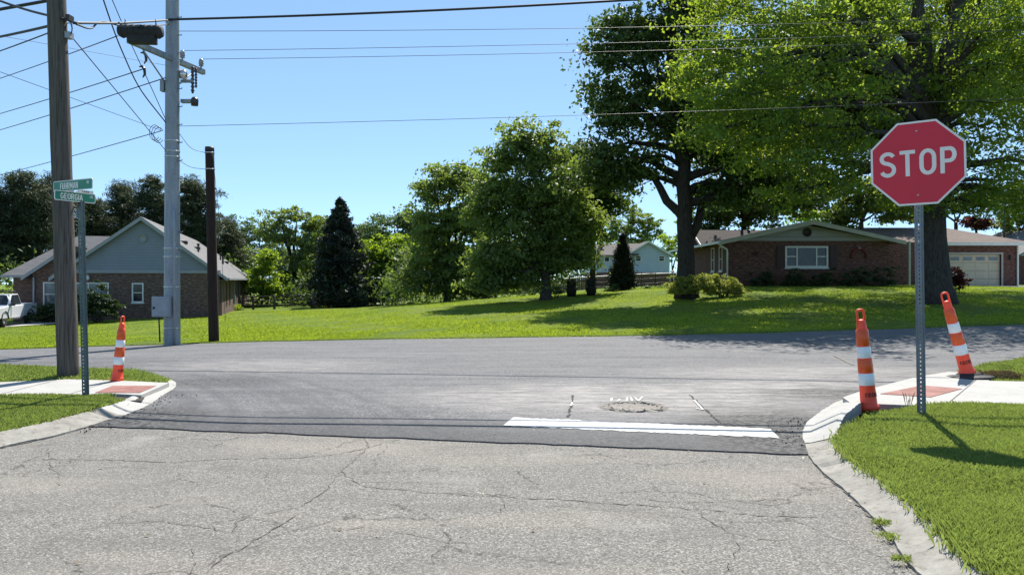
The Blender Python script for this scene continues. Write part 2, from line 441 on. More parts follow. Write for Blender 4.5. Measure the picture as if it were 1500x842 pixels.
def mk_shingle(name, c1, c2):
    k = NT(name); uv = k.coord('UV')
    b = k.n('TexBrick'); k.t.links.new(uv, b.inputs['Vector'])
    b.inputs['Scale'].default_value = 1; b.inputs['Brick Width'].default_value = .3; b.inputs['Row Height'].default_value = .14
    b.inputs['Mortar Size'].default_value = .008; b.inputs['Color1'].default_value = (*c1, 1); b.inputs['Color2'].default_value = (*c2, 1); b.inputs['Mortar'].default_value = (*[x*.4 for x in c1], 1)
    n1 = k.noise(uv, .7, 5, .6); n2 = k.noise(uv, 30, 3)
    col = k.mix(k.ramp(n1, [(.35, 0), (.7, .4)]), b.outputs['Color'], [x*.6 for x in c1])
    col = k.mix(k.ramp(n2, [(.4, .3), (.6, 0)]), col, [x*.5 for x in c1])
    return k.done(k.pbr(col, .9, 0, k.bump(b.outputs['Fac'], -.6, .01), .25))
M['roof_grey'] = mk_shingle('shingle_grey', (.17,.165,.165), (.22,.215,.21))
M['roof_brown'] = mk_shingle('shingle_brown', (.155,.115,.098), (.20,.152,.13))
M['roof_far'] = mk_shingle('shingle_far', (.12,.105,.095), (.15,.135,.125))
M['roof_shaded'] = mk_shingle('shingle_tree_shade', (.035,.028,.026), (.05,.04,.036))  # tree shade over the side gable roof is put into this shingle colour
M['trim_white'] = plain('trim_white', (.62,.62,.60), .5, 0, .08, 3)
M['trim_grey'] = plain('trim_grey', (.235,.25,.275), .55, 0, .08, 3)
M['trim_cream'] = plain('trim_cream', (.35,.34,.31), .55, 0, .1, 3)
M['garage'] = plain('garage_door_cream', (.52,.44,.32), .5, 0, .06, 2)
M['shutter'] = plain('shutter_maroon', (.05,.018,.018), .6, 0, .15, 3)
M['door'] = plain('door_dark', (.03,.02,.018), .5, 0, .2, 3)
M['soffit'] = plain('soffit_dark', (.16,.15,.14), .7, 0, .1, 3)
def mk_glass(name, c, rough=.06):
    k = NT(name)
    n1 = k.noise(k.coord('Object'), 1.6, 3)
    col = k.mix(k.ramp(n1, [(.35, 0), (.7, 1)]), [x*.6 for x in c], [x*1.5 for x in c])
    return k.done(k.pbr(col, rough, 0, k.bump(k.noise(k.coord('Object'), 1.1, 1), .03, .05), .35))
M['glass'] = mk_glass('window_glass', (.03,.035,.04))
M['glass_curtain'] = mk_glass('window_glass_curtain', (.16,.19,.21))
M['dark_metal'] = plain('dark_metal', (.04,.035,.035), .5, .4, .2, 6)
M['star_rust'] = plain('star_rust', (.06,.025,.02), .7, .2, .3, 6)
M['wreath'] = plain('wreath_red', (.16,.03,.025), .9, 0, .5, 12, .6)

# signs and cones ----------------------------------------------------
M['sign_red'] = plain('sign_red', (.62,.018,.04), .38, 0, .05, 3, 0, .4)
M['sign_white'] = plain('sign_white', (.80,.73,.68), .4, 0, .05, 5)
M['sign_green'] = plain('sign_green', (.006,.20,.11), .38, 0, .12, 5)
M['sign_back'] = plain('sign_aluminium', (.45,.46,.47), .4, .7, .1, 5)
M['cone_orange'] = plain('cone_orange', (.92,.075,.03), .5, 0, .10, 9)
M['band_orange'] = plain('band_orange', (.66,.085,.012), .35, 0, .14, 12)
M['band_white'] = plain('band_white', (.72,.76,.76), .3, 0, .08, 10)
M['ink'] = plain('ink_black', (.02,.015,.015), .7, 0, .2, 10)
# vehicle
M['truck_white'] = plain('truck_white', (.70,.71,.73), .25, 0, .03, 2, 0, .5, coat=.6)
M['truck_glass'] = mk_glass('truck_glass', (.02,.025,.03), .04)
M['tyre'] = plain('tyre', (.02,.02,.02), .85, 0, .2, 10)
M['chrome'] = plain('chrome', (.6,.6,.6), .2, .9, .05, 5)
M['seat_red'] = plain('seat_red', (.3,.05,.05), .8, 0, .2, 5)
M['lamp_clear'] = plain('lamp_clear', (.6,.6,.58), .15, 0, .05, 5)
M['lamp_red'] = plain('lamp_red', (.35,.02,.02), .2, 0, .05, 5)

# ================================================================== GROUND
def ground():
    xs = np.concatenate([np.arange(-400, -60, 40), np.arange(-60, -30, 3), np.arange(-30, 30.1, .6), np.arange(33, 61, 3), np.arange(100, 401, 40)])
    ts = [(-80, -.14), (-40, -.14), (-20, -.14), (-10, -.14), (-5, -.14), (-2, -.14), (-.25, -.14), (-.02, -.06), (.0, .035), (.25, .03)]
    ts += [(t, 0) for t in list(np.arange(1, 30, .9)) + list(np.arange(30, 70, 3)) + [80, 100, 140, 200, 380]]
    vs = []; fs = []
    for x in xs:
        e = EDGE(float(x)) if abs(x) < 60 else 18.55 + .117*(max(-60, min(60, x))+.8)
        for t, dz in ts:
            y = e + t
            hz = H(float(x), float(y)) if t > -3 else min(H(float(x), float(y)), 0)
            if t > .5: hz += .02*math.sin(x*.9+y*.5)+.015*math.sin(x*2.3-y*1.1)
            vs.append((x, y, hz + dz))
    n = len(ts)
    for i in range(len(xs)-1):
        for j in range(n-1):
            a = i*n + j; fs.append((a, a+n, a+n+1, a+1))
    b = MB(); b.add(vs, fs, 0, True)
    return tag(b.build('ground', M['lawn'], uv=False), kind='structure')
ground()

LB_OLD = [(-5.6,2.6), (-4.95,4.3), (-4.5,5.6), (-4.27,6.36), (-4.14,6.69)]
RB_OLD = [(1.9,2.2), (1.93,3.0), (1.96,3.61), (2.07,4.04), (2.14,4.38), (2.23,4.95), (2.28,5.43), (2.39,5.9)]
_SJ = np.random.default_rng(77).normal(size=200)
def seam_y(x): return 6.42 - .18*x + .010*math.sin(x*5) + .008*math.sin(x*11.) + .007*(_SJ[int((x+8)*11) % 199]*(1-((x+8)*11) % 1) + _SJ[int((x+8)*11+1) % 199]*(((x+8)*11) % 1))
def crack_ribbon(b, pts, w, z, mi, seed):
    r = random.Random(seed)
    fine = []
    for i in range(len(pts)-1):
        (x0, y0), (x1, y1) = pts[i], pts[i+1]
        n = max(2, int(math.hypot(x1-x0, y1-y0)/.045))
        for k in range(n):
            t = k/n; fine.append((x0+(x1-x0)*t + r.uniform(-.014, .014), y0+(y1-y0)*t + r.uniform(-.020, .020)))
    fine.append(pts[-1])
    vs = []; fs = []
    for i, (x, y) in enumerate(fine):
        x2, y2 = fine[min(i+1, len(fine)-1)]; x1, y1 = fine[max(i-1, 0)]
        d = Vector((x2-x1, y2-y1)).normalized(); nn = Vector((-d.y, d.x))
        ww = w*r.choice((.25, .6, .9, 1.2, 1.6))*(.3 if i in (0, len(fine)-1) else 1)
        vs += [(x+nn.x*ww/2, y+nn.y*ww/2, z), (x-nn.x*ww/2, y-nn.y*ww/2, z)]
    for i in range(len(fine)-1): fs.append((2*i, 2*i+1, 2*i+3, 2*i+2))
    b.add(vs, fs, mi)
def gp(px, py, z=0.): 
    d = (HC - z)*F/(py-HY); return (X(px, d), d)

def old_road():
    b = MB()
    vs = []; fs = []
    xs = np.arange(-9, 6.01, .5); ys = [-8, -4, 0, 2, 3, 4, 5, 6, 7, 7.6]
    for x in xs:
        for y in ys: vs.append((x, y, 0))
    n = len(ys)
    for i in range(len(xs)-1):
        for j in range(n-1):
            a = i*n+j; fs.append((a, a+n, a+n+1, a+1))
    b.add(vs, fs)
    C = [([(60,672),(165,673),(250,677),(340,671),(440,670),(500,664),(585,643)], .030),
         ([(533,640),(540,655),(500,690),(530,712),(620,720),(750,725)], .022),
         ([(650,722),(760,728),(850,733),(950,740),(1040,746),(1110,754),(1200,757)], .030),
         ([(1020,740),(1035,760),(1070,780),(1120,790),(1170,790)], .020),
         ([(940,729),(1000,735),(1060,733),(1160,730)], .016),
         ([(310,765),(440,742),(480,715),(500,690)], .020),
         ([(300,838),(330,815),(400,775),(440,752)], .026),
         ([(150,765),(240,763),(290,770),(340,778),(345,765),(365,755)], .018),
         ([(480,775),(540,771),(600,780),(650,793),(700,795)], .016),
         ([(960,752),(1010,758),(1035,762)], .014),
         ([(70,655),(75,685),(90,700),(80,715)], .014),
         ([(520,705),(600,706),(700,711)], .014),
         ([(1070,784),(1080,800),(1060,842)], .012),
         ([(735,728),(738,742),(730,752)], .016),
         ([(280,800),(285,830),(270,850)], .012)]
    for i, (pp, w) in enumerate(C):
        crack_ribbon(b, [gp(*q, .003) for q in pp], w*.30, .003 + .0004*i, 1, 40+i)
    for q_, (base, sd) in enumerate(((LB_OLD, 1), (RB_OLD, -1))):
        for rep_ in range(3):
            crack_ribbon(b, [(x_+sd*(-.012-.022*rep_), y_) for x_, y_ in base], .035-.008*rep_, .006+.0008*rep_+.0003*q_, 1, 70+rep_+q_*5)
    return tag(b.build('old_road', [M['old_road'], M['crack']]), kind='structure')
old_road()

def new_road():
    b = MB(); vs = []; fs = []
    xs = np.concatenate([np.arange(-60, -14, 2), np.arange(-14, -6, .2), np.arange(-6, 5, .04), np.arange(5, 14, .2), np.arange(14, 61, 2)])
    N = 26
    for x in xs:
        y0 = seam_y(max(-6., min(5, float(x)))) if -6.5 < x < 5.5 else 9.0 + .117*x*.6
        if x < -6.5: y0 = 9.6
        y1 = EDGE(float(x)) + .1
        for j in range(N):
            y = y0 + (y1-y0)*j/(N-1)
            # saucer of the broken patch round the buried manhole
            r = math.hypot((x-1.42)/.42, (y-8.42)/.27)
            dip = 0
            vs.append((x, y, H(float(x), y) + .012))
    for i in range(len(xs)-1):
        for j in range(N-1):
            a = i*N+j; fs.append((a, a+N, a+N+1, a+1))
    b.add(vs, fs)
    # vertical lip at the seam
    l0 = [(float(x), seam_y(float(x))) for x in np.arange(-6, 5.01, .04)]
    lv = []; lf = []
    for x, y in l0: lv += [(x, y, .012), (x, y-.004, .0005)]
    for i in range(len(l0)-1): lf.append((2*i, 2*i+1, 2*i+3, 2*i+2))
    b.add(lv, lf, 0)
    # saw cuts
    for i, pp in enumerate(([(839,578),(836,595),(832,611)], [(1010,578),(1030,597),(1056,620)])):
        crack_ribbon(b, [gp(*q, .014) for q in pp], .020, .0155+.0005*i, 1, 90+i)
    return tag(b.build('road', [M['new_road'], M['rubble']]), kind='structure')
new_road()

# broken shallow patch over the manhole, with crumbs
def patch():
    r = random.Random(3); b = MB()
    cx, cy = gp(929, 596, .02); vs = [(cx, cy, .018)]; fs = []
    n = 30
    for ring, (k, z) in enumerate(((.55, .017), (.85, .022), (1., .03), (1.12, .0135))):
        for i in range(n):
            q = 2*PI*i/n; w = 1 + r.uniform(-.08, .08)
            zz = z*(1 if ring != 2 else (1.0 + .4*max(0, math.sin(q))))
            vs.append((cx + .34*k*w*math.cos(q), cy + .26*k*w*math.sin(q), zz))
    for i in range(n):
        j = (i+1) % n; fs.append((0, 1+i, 1+j))
        for ring in range(3): a = 1+ring*n; fs.append((a+i, a+n+i, a+n+j, a+j))
    b.add(vs, fs)
    for _ in range(60):
        q = r.uniform(0, 2*PI); k = r.uniform(.75, 1.08); s = r.uniform(.004, .010)
        c = Vector((cx+.34*k*math.cos(q), cy+.27*k*math.sin(q), .022))
        b.box(-s, s, -s, s, -s, s*.8, 0, Matrix.Translation(c) @ Euler((r.random()*3, r.random()*3, r.random()*3)).to_matrix().to_4x4())
    k = NT('patch_gravel'); co = k.coord('Object'); n1 = k.noise(co, 30, 4, .7)
    m = k.done(k.pbr(k.ramp(n1, [(.35, (.10,.085,.07)), (.65, (.30,.275,.24))]), .95, 0, k.bump(n1, .8, .01)))
    tag(b.build('asphalt_patch', m), kind='structure')
patch()

def sheet_poly(b, poly, z, mi=0): b.add([(x, y, z) for x, y in poly], [tuple(range(len(poly)))], mi)
# stop line
b = MB()
q = [gp(737,623,.016), gp(1141,641,.016), gp(1128,627.5,.016), gp(752,611,.016)]
nn = 70; vs = []; fs = []
r = random.Random(5)
for i in range(nn+1):
    t = i/nn
    lo = Vector(q[0]).lerp(Vector(q[1]), t); hi = Vector(q[3]).lerp(Vector(q[2]), t)
    vs += [(lo.x, lo.y + r.uniform(-.02, .02), .0165), (hi.x, hi.y + r.uniform(-.02, .02), .0165)]
for i in range(nn): fs.append((2*i, 2*i+2, 2*i+3, 2*i+1))
b.add(vs, fs); tag(b.build('stop_line', M['paint']), kind='structure')
# spray-painted survey marks: letters and ticks
def stroke(b, pts, w, z, mi=0):
    for i in range(len(pts)-1):
        a, c = Vector(pts[i]), Vector(pts[i+1]); d = (c-a).normalized(); n = Vector((-d.y, d.x))*w/2
        b.add([(*(a+n), z+i*.0004), (*(a-n), z+i*.0004), (*(c-n), z+i*.0004), (*(c+n), z+i*.0004)], [(0,1,2,3)], mi)
b = MB()
for i, pp in enumerate(([(896,583),(895,587),(905,587),(908,584)], [(910,587),(918,587),(919,582)], [(924,582),(926,587)], [(930,582),(935,587),(941,581)], [(895,583),(903,582)],
                        [(838,589),(836,594)], [(835,592),(841,593)], [(1017,586),(1030,600)], [(1020,598),(1031,600)])):
    stroke(b, [gp(*q, .016) for q in pp], .022 if i < 5 else .022, .0165 + .0006*i)
k = NT('spray_paint'); n1 = k.noise(k.coord('Object'), 45, 4, .7)
m = k.done(k.pbr(k.ramp(n1, [(.38, (.2,.2,.2)), (.55, (.72,.71,.70))]), .8))
tag(b.build('spray_mark', m), kind='structure')
# faint worn yellow ticks far across the junction
b = MB()
for i, (p0, p1) in enumerate((((1182,499),(1196,504)), ((1222,520),(1250,534)))):
    a, c = gp(*p0, .02), gp(*p1, .02); stroke(b, [a, c], .05, max(H(*a), H(*c)) + .019 + i*.001)
m = plain('worn_yellow', (.15,.14,.115), .9, 0, .3, 20)
tag(b.build('worn_line', m), kind='structure')

# ------------------------------------------------------------------ kerbs, walks and verges
def resample(pts, step):
    out = [Vector(pts[0])]
    # Catmull-Rom
    P_ = [Vector(pts[0])*2-Vector(pts[1])] + [Vector(p) for p in pts] + [Vector(pts[-1])*2-Vector(pts[-2])]
    for i in range(1, len(P_)-2):
        p0, p1, p2, p3 = P_[i-1:i+3]
        n = max(1, int((p2-p1).length/step))
        for k in range(1, n+1):
            t = k/n
            out.append(.5*((2*p1) + (p2-p0)*t + (2*p0-5*p1+4*p2-p3)*t*t + (3*p1-p0-3*p2+p3)*t**3))
    return out
def normals2(pts, side):
    ns = []
    for i in range(len(pts)):
        d = (pts[min(i+1, len(pts)-1)] - pts[max(i-1, 0)]).normalized()
        ns.append(Vector((-d.y, d.x))*side)
    return ns
def kerb(name, base, side, width, height, mat, seed, gaps=1.8):
    r = random.Random(seed)
    pts = resample(base, .06); ns = normals2(pts, side)
    prof = lambda w, h: [(0, -.05), (.0, .018), (.05*w/.25, .022), (.16*w/.25, h*.72), (w*.86, h), (w, h*.98), (w+.01, -.05)]
    b = MB(); vs = []; fs = []; acc = 0; m = len(prof(.2, .1))
    for i, p in enumerate(pts):
        if i: acc += (pts[i]-pts[i-1]).length
        w = width(i/(len(pts)-1)) if callable(width) else width
        h = height(i/(len(pts)-1)) if callable(height) else height
        joint = abs((acc % gaps) - gaps/2) < .035
        for u, z in prof(w, h):
            jit = r.uniform(-.004, .004)
            q = p + ns[i]*(u + jit)
            vs.append((q.x, q.y, z + r.uniform(-.003, .003) - (.02 if joint and z > .019 else 0)))
    for i in range(len(pts)-1):
        for j in range(m-1):
            a = i*m+j
            fs.append((a, a+1, a+m+1, a+m) if side > 0 else (a, a+m, a+m+1, a+1))
    b.add(vs, fs, 0, False)
    o = tag(b.build(name, mat), kind='structure')
    back = [p + n*w_ for p, n, w_ in zip(pts, ns, [(width(i/(len(pts)-1)) if callable(width) else width) for i in range(len(pts))])]
    return pts, back

# left: base line read off the photograph (metres)
LB_old = [(-5.6,2.6), (-4.95,4.3), (-4.5,5.6), (-4.27,6.36), (-4.14,6.69), (-4.07,7.22), (-4.03,7.69)]
LB_new = [(-4.03,7.69), (-4.09,8.31), (-4.28,9.1), (-4.43,9.73), (-4.75,10.35), (-5.2,10.75)]
lp, lback = kerb('kerb', LB_old, 1, .30, .085, M['concrete_old'], 1, 2.1)
lp2, lback2 = kerb('kerb', LB_new, 1, lambda t: .30-.08*t, lambda t: .085-.035*min(1, t*2), M['concrete_new'], 2, 1.5)
RB_old = [(1.9,2.2), (1.93,3.0), (1.96,3.61), (2.07,4.04), (2.14,4.38), (2.23,4.95), (2.28,5.43), (2.39,5.96), (2.52,6.35)]
RB_new = [(2.53,6.39), (2.63,6.69), (2.87,7.22), (3.20,7.75), (3.45,8.12), (3.81,8.60), (4.3,9.05)]
rp, rback = kerb('kerb', RB_old, -1, .25, .075, M['concrete_old'], 3, 2.3)
rp2, rback2 = kerb('kerb', RB_new, -1, lambda t: .27+.10*math.sin(min(1,t*1.2)*PI*.8), lambda t: .08+.055*math.sin(min(1,t*1.15)*PI), M['concrete_new'], 4, 9)

def walk(name, poly, z1, mat=None, joints=(), pad=None):
    b = MB(); b.slab(poly, -.06, z1)
    for i, (a, c) in enumerate(joints):
        a, c = Vector(a), Vector(c); d = (c-a).normalized(); n = Vector((-d.y, d.x))*.006
        b.add([(*(a+n), z1+.002), (*(a-n), z1+.002), (*(c-n), z1+.002), (*(c+n), z1+.002)], [(0,1,2,3)], 1)
    o = tag(b.build(name, [mat or M['concrete_new'], M['joint']]), kind='structure')
    if pad:
        pb = MB(); pb.slab(pad, z1-.02, z1+.006)
        po = pb.build('tactile_pad', M['pad'], o)
        # true raised domes
    return o
ZW = .08
walk('sidewalk', [(-4.32,8.62), (-4.48,9.66), (-5.26,9.87), (-6.0,10.0), (-6.7,9.72), (-14,9.35), (-14,8.3), (-5.9,8.55), (-5.03,8.62), (-4.75,8.74)][::-1], ZW,
     joints=[((-6.0,8.55),(-6.1,9.9)), ((-7.6,8.5),(-7.7,9.65)), ((-5.2,8.66),(-5.3,9.85))], pad=[(-4.42,8.78), (-4.50,9.35), (-5.05,9.35), (-4.95,8.78)][::-1])
walk('sidewalk', [(3.68,7.98), (3.9,8.02), (4.5,7.86), (5.5,7.80), (16,7.7), (16,9.75), (6.9,9.76), (6.35,9.85), (6.9,10.5), (6.37,10.8), (5.61,10.25), (4.69,9.38), (4.3,9.03), (3.78,8.45)], ZW,
     joints=[((4.6,7.86),(6.25,9.95)), ((7.4,7.8),(7.4,9.74))], pad=[(4.33,8.69), (4.78,8.44), (5.54,9.10), (5.20,9.38)])
# dark raw gap where the left kerb has not been back-filled, and the pit round the channeliser
b = MB(); sheet_poly(b, [(-4.20,8.40), (-4.30,8.66), (-4.78,8.74), (-4.55,8.36)][::-1], .05); b.v = [(x, y, z) for x, y, z in b.v]
tag(b.build('soil', M['soil']), kind='structure')

def in_poly(px, py, poly):
    px, py = np.asarray(px), np.asarray(py); c = np.zeros(px.shape, bool); n = len(poly)
    for i in range(n):
        x0, y0 = poly[i][:2]; x1, y1 = poly[(i+1) % n][:2]
        k = ((y0 > py) != (y1 > py)) & (px < (x1-x0)*(py-y0)/((y1-y0) if y1 != y0 else 1e-9) + x0)
        c ^= k
    return c
def verge(name, poly, z1):
    b = MB(); b.slab(poly, -.1, z1); return tag(b.build(name, M['verge']), kind='structure')
tp = lambda vs: [(v[0], v[1]) for v in vs]
V_left = tp(lback[::3]) + [(lback[-1].x, lback[-1].y), (-4.36,8.28), (-4.55,8.36), (-4.75,8.74), (-5.03,8.62), (-5.9,8.55), (-14,8.3), (-14,2.6)]
V_left_back = [(-4.55,9.68), (-4.72,10.1), (-5.0,10.45), (-5.6,11.0), (-8.1,11.75), (-14,12.2), (-14,9.35), (-6.7,9.72), (-6.0,10.0), (-5.26,9.87)]
V_right = [(9,2.2)] + [(9,7.74), (5.5,7.80), (4.5,7.86), (4.18,7.76), (3.98,7.60), (3.62,7.35), (3.34,7.0)] + [(3.02,6.62)] + tp(rback[::-3])[0:] 
V_right_back = [(6.4,9.88), (6.95,10.55), (6.6,10.95), (7.5,11.8), (8.9,12.8), (14,13.6), (14,9.75), (6.9,9.76)]
verge('grass_verge', V_left[::-1] if False else V_left, .06)
verge('grass_verge', V_left_back[::-1], .055)
verge('grass_verge', V_right, .065)
verge('grass_verge', V_right_back[::-1], .05)
b = MB(); sheet_poly(b, [(2.95,6.5), (4.5,7.4), (4.3,8.0), (3.7,8.1), (2.9,7.0)], .012)
tag(b.build('soil', M['soil']), kind='structure')
b = MB()
sheet_poly(b, [(-21,15.4+.0), (-21,15.2), (-20.9,15.2)], -1.5)   # keeps the sheet closed under the far kerb
# crumbled asphalt edges along the new kerbs
def crumbs(name, path, n, spread, seed, zf):
    r = random.Random(seed); b = MB()
    for _ in range(n):
        i = r.randrange(len(path)-1); p = path[i].lerp(path[i+1], r.random())
        s = r.choice((.003, .003, .004, .005, .007)); o_ = abs(r.gauss(0, spread))
        q = p + Vector((o_*(1 if name == 'l' else -1), r.gauss(0, .06)))
        c = Vector((q.x, q.y, zf + s*.3))
        b.box(-s, s, -s*.8, s*.9, -s*.6, s*.6, 0, Matrix.Translation(c) @ Euler((r.random()*3, r.random()*3, r.random()*3)).to_matrix().to_4x4())
    return b
tag(crumbs('l', lp[-14:] + lp2[:25], 130, .14, 1, .012).build('asphalt_crumbs', M['rubble'], uv=False), kind='stuff', label='black asphalt crumbs along the foot of the far corner kerb')
tag(crumbs('r', rp2[:20], 110, .16, 2, .012).build('asphalt_crumbs', M['rubble'], uv=False), kind='stuff', label='black asphalt crumbs along the white kerb ramp')

# ------------------------------------------------------------------ grass blades
def blades(n, sampler, hmin, hmax, w, zf, seed, lean=.5):
    g = np.random.default_rng(seed)
    xy = sampler(g, n); n = len(xy)
    h = g.uniform(hmin, hmax, n)*(.72 + .28*np.sin(xy[:, 0]*3.1 + 1.3*np.sin(xy[:, 1]*2.3))*np.cos(xy[:, 1]*2.7 + xy[:, 0])); a = g.uniform(0, 2*PI, n); ww = w*g.uniform(.6, 1.2, n)
    la = g.uniform(0, 2*PI, n); ll = h*g.uniform(.05, lean*1.6, n)
    z = zf(xy)
    bx, by = np.cos(a)*ww/2, np.sin(a)*ww/2
    mx, my = np.cos(la)*ll*.35, np.sin(la)*ll*.35
    tx, ty = np.cos(la)*ll, np.sin(la)*ll
    v = np.zeros((n, 4, 3))
    v[:, 0] = np.c_[xy[:, 0]-bx, xy[:, 1]-by, z-.01]
    v[:, 1] = np.c_[xy[:, 0]+bx, xy[:, 1]+by, z-.01]
    v[:, 2] = np.c_[xy[:, 0]+mx+bx*.8, xy[:, 1]+my+by*.8, z+h*.6]
    v[:, 3] = np.c_[xy[:, 0]+tx, xy[:, 1]+ty, z+h*np.sqrt(np.clip(1-(ll/h)**2*.3, .2, 1))]
    return v.reshape(-1, 3)
def poly_sampler(poly, ywt=1.0, fringe=0.):
    P_ = np.array([p[:2] for p in poly]); lo, hi = P_.min(0), P_.max(0)
    def f(g, n):
        out = []
        tot = 0
        while tot < n:
            u = g.random(n*2)
            y = lo[1] + (hi[1]-lo[1])*u**ywt
            x = g.uniform(lo[0], hi[0], n*2)
            xx = x + g.normal(0, fringe, n*2); yy = y + g.normal(0, fringe, n*2)
            k = in_poly(x, y, poly) & (np.abs(xx) < yy*.72 + .3)
            out.append(np.c_[xx[k], yy[k]]); tot += k.sum()
            if k.sum() == 0: break
        return np.concatenate(out)[:n]
    return f
flat = lambda z: (lambda xy: np.full(len(xy), z))
vsets = [blades(210000, poly_sampler(V_right, 1.3, .035), .03, .095, .0058, flat(.065), 11),
         blades(70000, poly_sampler(V_left, 1.0, .02), .03, .085, .009, flat(.06), 12),
         blades(26000, poly_sampler(V_left_back, 1.0, .02), .03, .085, .011, flat(.055), 13),
         blades(22000, poly_sampler(V_right_back, 1.0, .02), .03, .085, .011, flat(.05), 14)]
tag(raw_mesh('grass', np.concatenate(vsets), None, 4, M['blade']), kind='stuff', label='short uneven green grass on the corner verges')
tag(raw_mesh('grass', np.concatenate([blades(9000, poly_sampler(V_right, 1.3, .03), .02, .07, .005, flat(.065), 16), blades(3500, poly_sampler(V_left, 1., .03), .02, .06, .007, flat(.06), 17)]), None, 4, M['dead_blade']), kind='stuff', label='dry straw coloured blades scattered through the corner grass')
def lawn_sampler(g, n):
    y = 18.3 + 34*g.random(n*2)**1.5
    x = g.uniform(-.75, .75, n*2)*y
    e = 18.55 + .117*(x+.8) + .04*np.sin(x*1.7) + .03*np.sin(x*4.1+1)
    k = y > e - g.exponential(.05, n*2)
    return np.c_[x[k], y[k]][:n]
HZ = np.vectorize(H)
def lawn_z(xy):
    return HZ(np.round(xy[:, 0]/.5)*.5, np.round(xy[:, 1]/.5)*.5) + .0
class LZ: pass
def lawn_z2(xy):
    # bilinear lookup on a regular table of H
    xs = np.arange(-45, 46, .5); ys = np.arange(16, 60, .5)
    if not hasattr(LZ, 't'): LZ.t = np.array([[H(float(a), float(c)) for c in ys] for a in xs])
    fx = np.clip((xy[:, 0]+45)/.5, 0, len(xs)-1.01); fy = np.clip((xy[:, 1]-16)/.5, 0, len(ys)-1.01)
    i, j = fx.astype(int), fy.astype(int); u, v = fx-i, fy-j; t = LZ.t
    return t[i, j]*(1-u)*(1-v)+t[i+1, j]*u*(1-v)+t[i, j+1]*(1-u)*v+t[i+1, j+1]*u*v
tag(raw_mesh('grass', blades(330000, lawn_sampler, .025, .065, .024, lawn_z2, 15, .8), None, 4, M['blade_far']), kind='stuff', label='bright mown lawn grass across the road')

# ================================================================== TREES
def rvec(g, n):
    v = g.normal(size=(n, 3)); return v/np.linalg.norm(v, axis=1)[:, None]
def leaf_quads(cen, size, g, up=.5, aspect=.55, droop=0.):
    n = len(cen)
    nrm = rvec(g, n) + np.array([0, 0, up]); nrm /= np.linalg.norm(nrm, axis=1)[:, None]
    t = np.cross(nrm, rvec(g, n)); t /= np.linalg.norm(t, axis=1)[:, None] + 1e-9
    if droop: t[:, 2] -= droop; t /= np.linalg.norm(t, axis=1)[:, None]
    bt = np.cross(nrm, t)
    s = size*g.uniform(.6, 1.3, n)[:, None]
    v = np.zeros((n, 4, 3))
    v[:, 0] = cen - t*s*.5; v[:, 1] = cen + bt*s*aspect*.5 + nrm*s*.06; v[:, 2] = cen + t*s*.5; v[:, 3] = cen - bt*s*aspect*.5 + nrm*s*.06
    return v.reshape(-1, 3)
def blob_world(bl, d0):
    out = []
    for bb in bl:
        px, py, rx, ry = bb[:4]; d = bb[4] if len(bb) > 4 else d0; s = d/F
        rd = bb[5] if len(bb) > 5 else min(rx, ry)*s
        c = P(px, py, d); out.append((np.array(c), np.array((rx*s, rd, ry*s))))
    return out
def crown_points(blobs, n_leaf, g, per=22, clump=.42, shell=.5):
    vol = np.array([(r[0]*r[1]*r[2])**(2/3) for c, r in blobs]); vol /= vol.sum()
    pts = []; clumps = []
    sprays = 9; lps = 7
    for (c, r), w in zip(blobs, vol):
        k = max(5, int(n_leaf*w/(sprays*lps)))
        d = rvec(g, k); low = d[:, 2] < -.6; d[low, 2] *= .6
        rad = (shell + (1-shell)*g.random(k)**.6)*(1 + .27*g.normal(size=k))
        cc = c + d*r*rad[:, None]
        clumps.append(cc)
        cr = clump*g.uniform(.55, 1.5, k)
        # sprays sit on the dome of the clump, leaves sit round each spray
        sd = rvec(g, k*sprays).reshape(k, sprays, 3); sd[..., 2] = np.abs(sd[..., 2])*1.1 - .35
        sp = cc[:, None, :] + sd*np.array([1.1, 1.1, .75])*cr[:, None, None]*(.5+.6*g.random((k, sprays, 1)))
        lf = sp[:, :, None, :] + g.normal(size=(k, sprays, lps, 3))*np.array([1, 1, .5])*(cr*.30)[:, None, None, None]
        pts.append(lf.reshape(-1, 3))
    return np.concatenate(pts), clumps
def limb(p0, p1, r0, r1, g, n=7, sag=.12):
    p0, p1 = Vector(p0), Vector(p1); L = (p1-p0).length
    pts = []; rs = []
    off = Vector(g.normal(size=3))*L*.06
    for i in range(n):
        t = i/(n-1)
        p = p0.lerp(p1, t) + off*math.sin(t*PI) + Vector((0, 0, 1))*L*sag*math.sin(t*PI) + (Vector(g.normal(size=3))*L*.015 if 0 < i < n-1 else Vector((0,0,0)))
        pts.append(p); rs.append(r0 + (r1-r0)*t**.8)
    return pts, rs
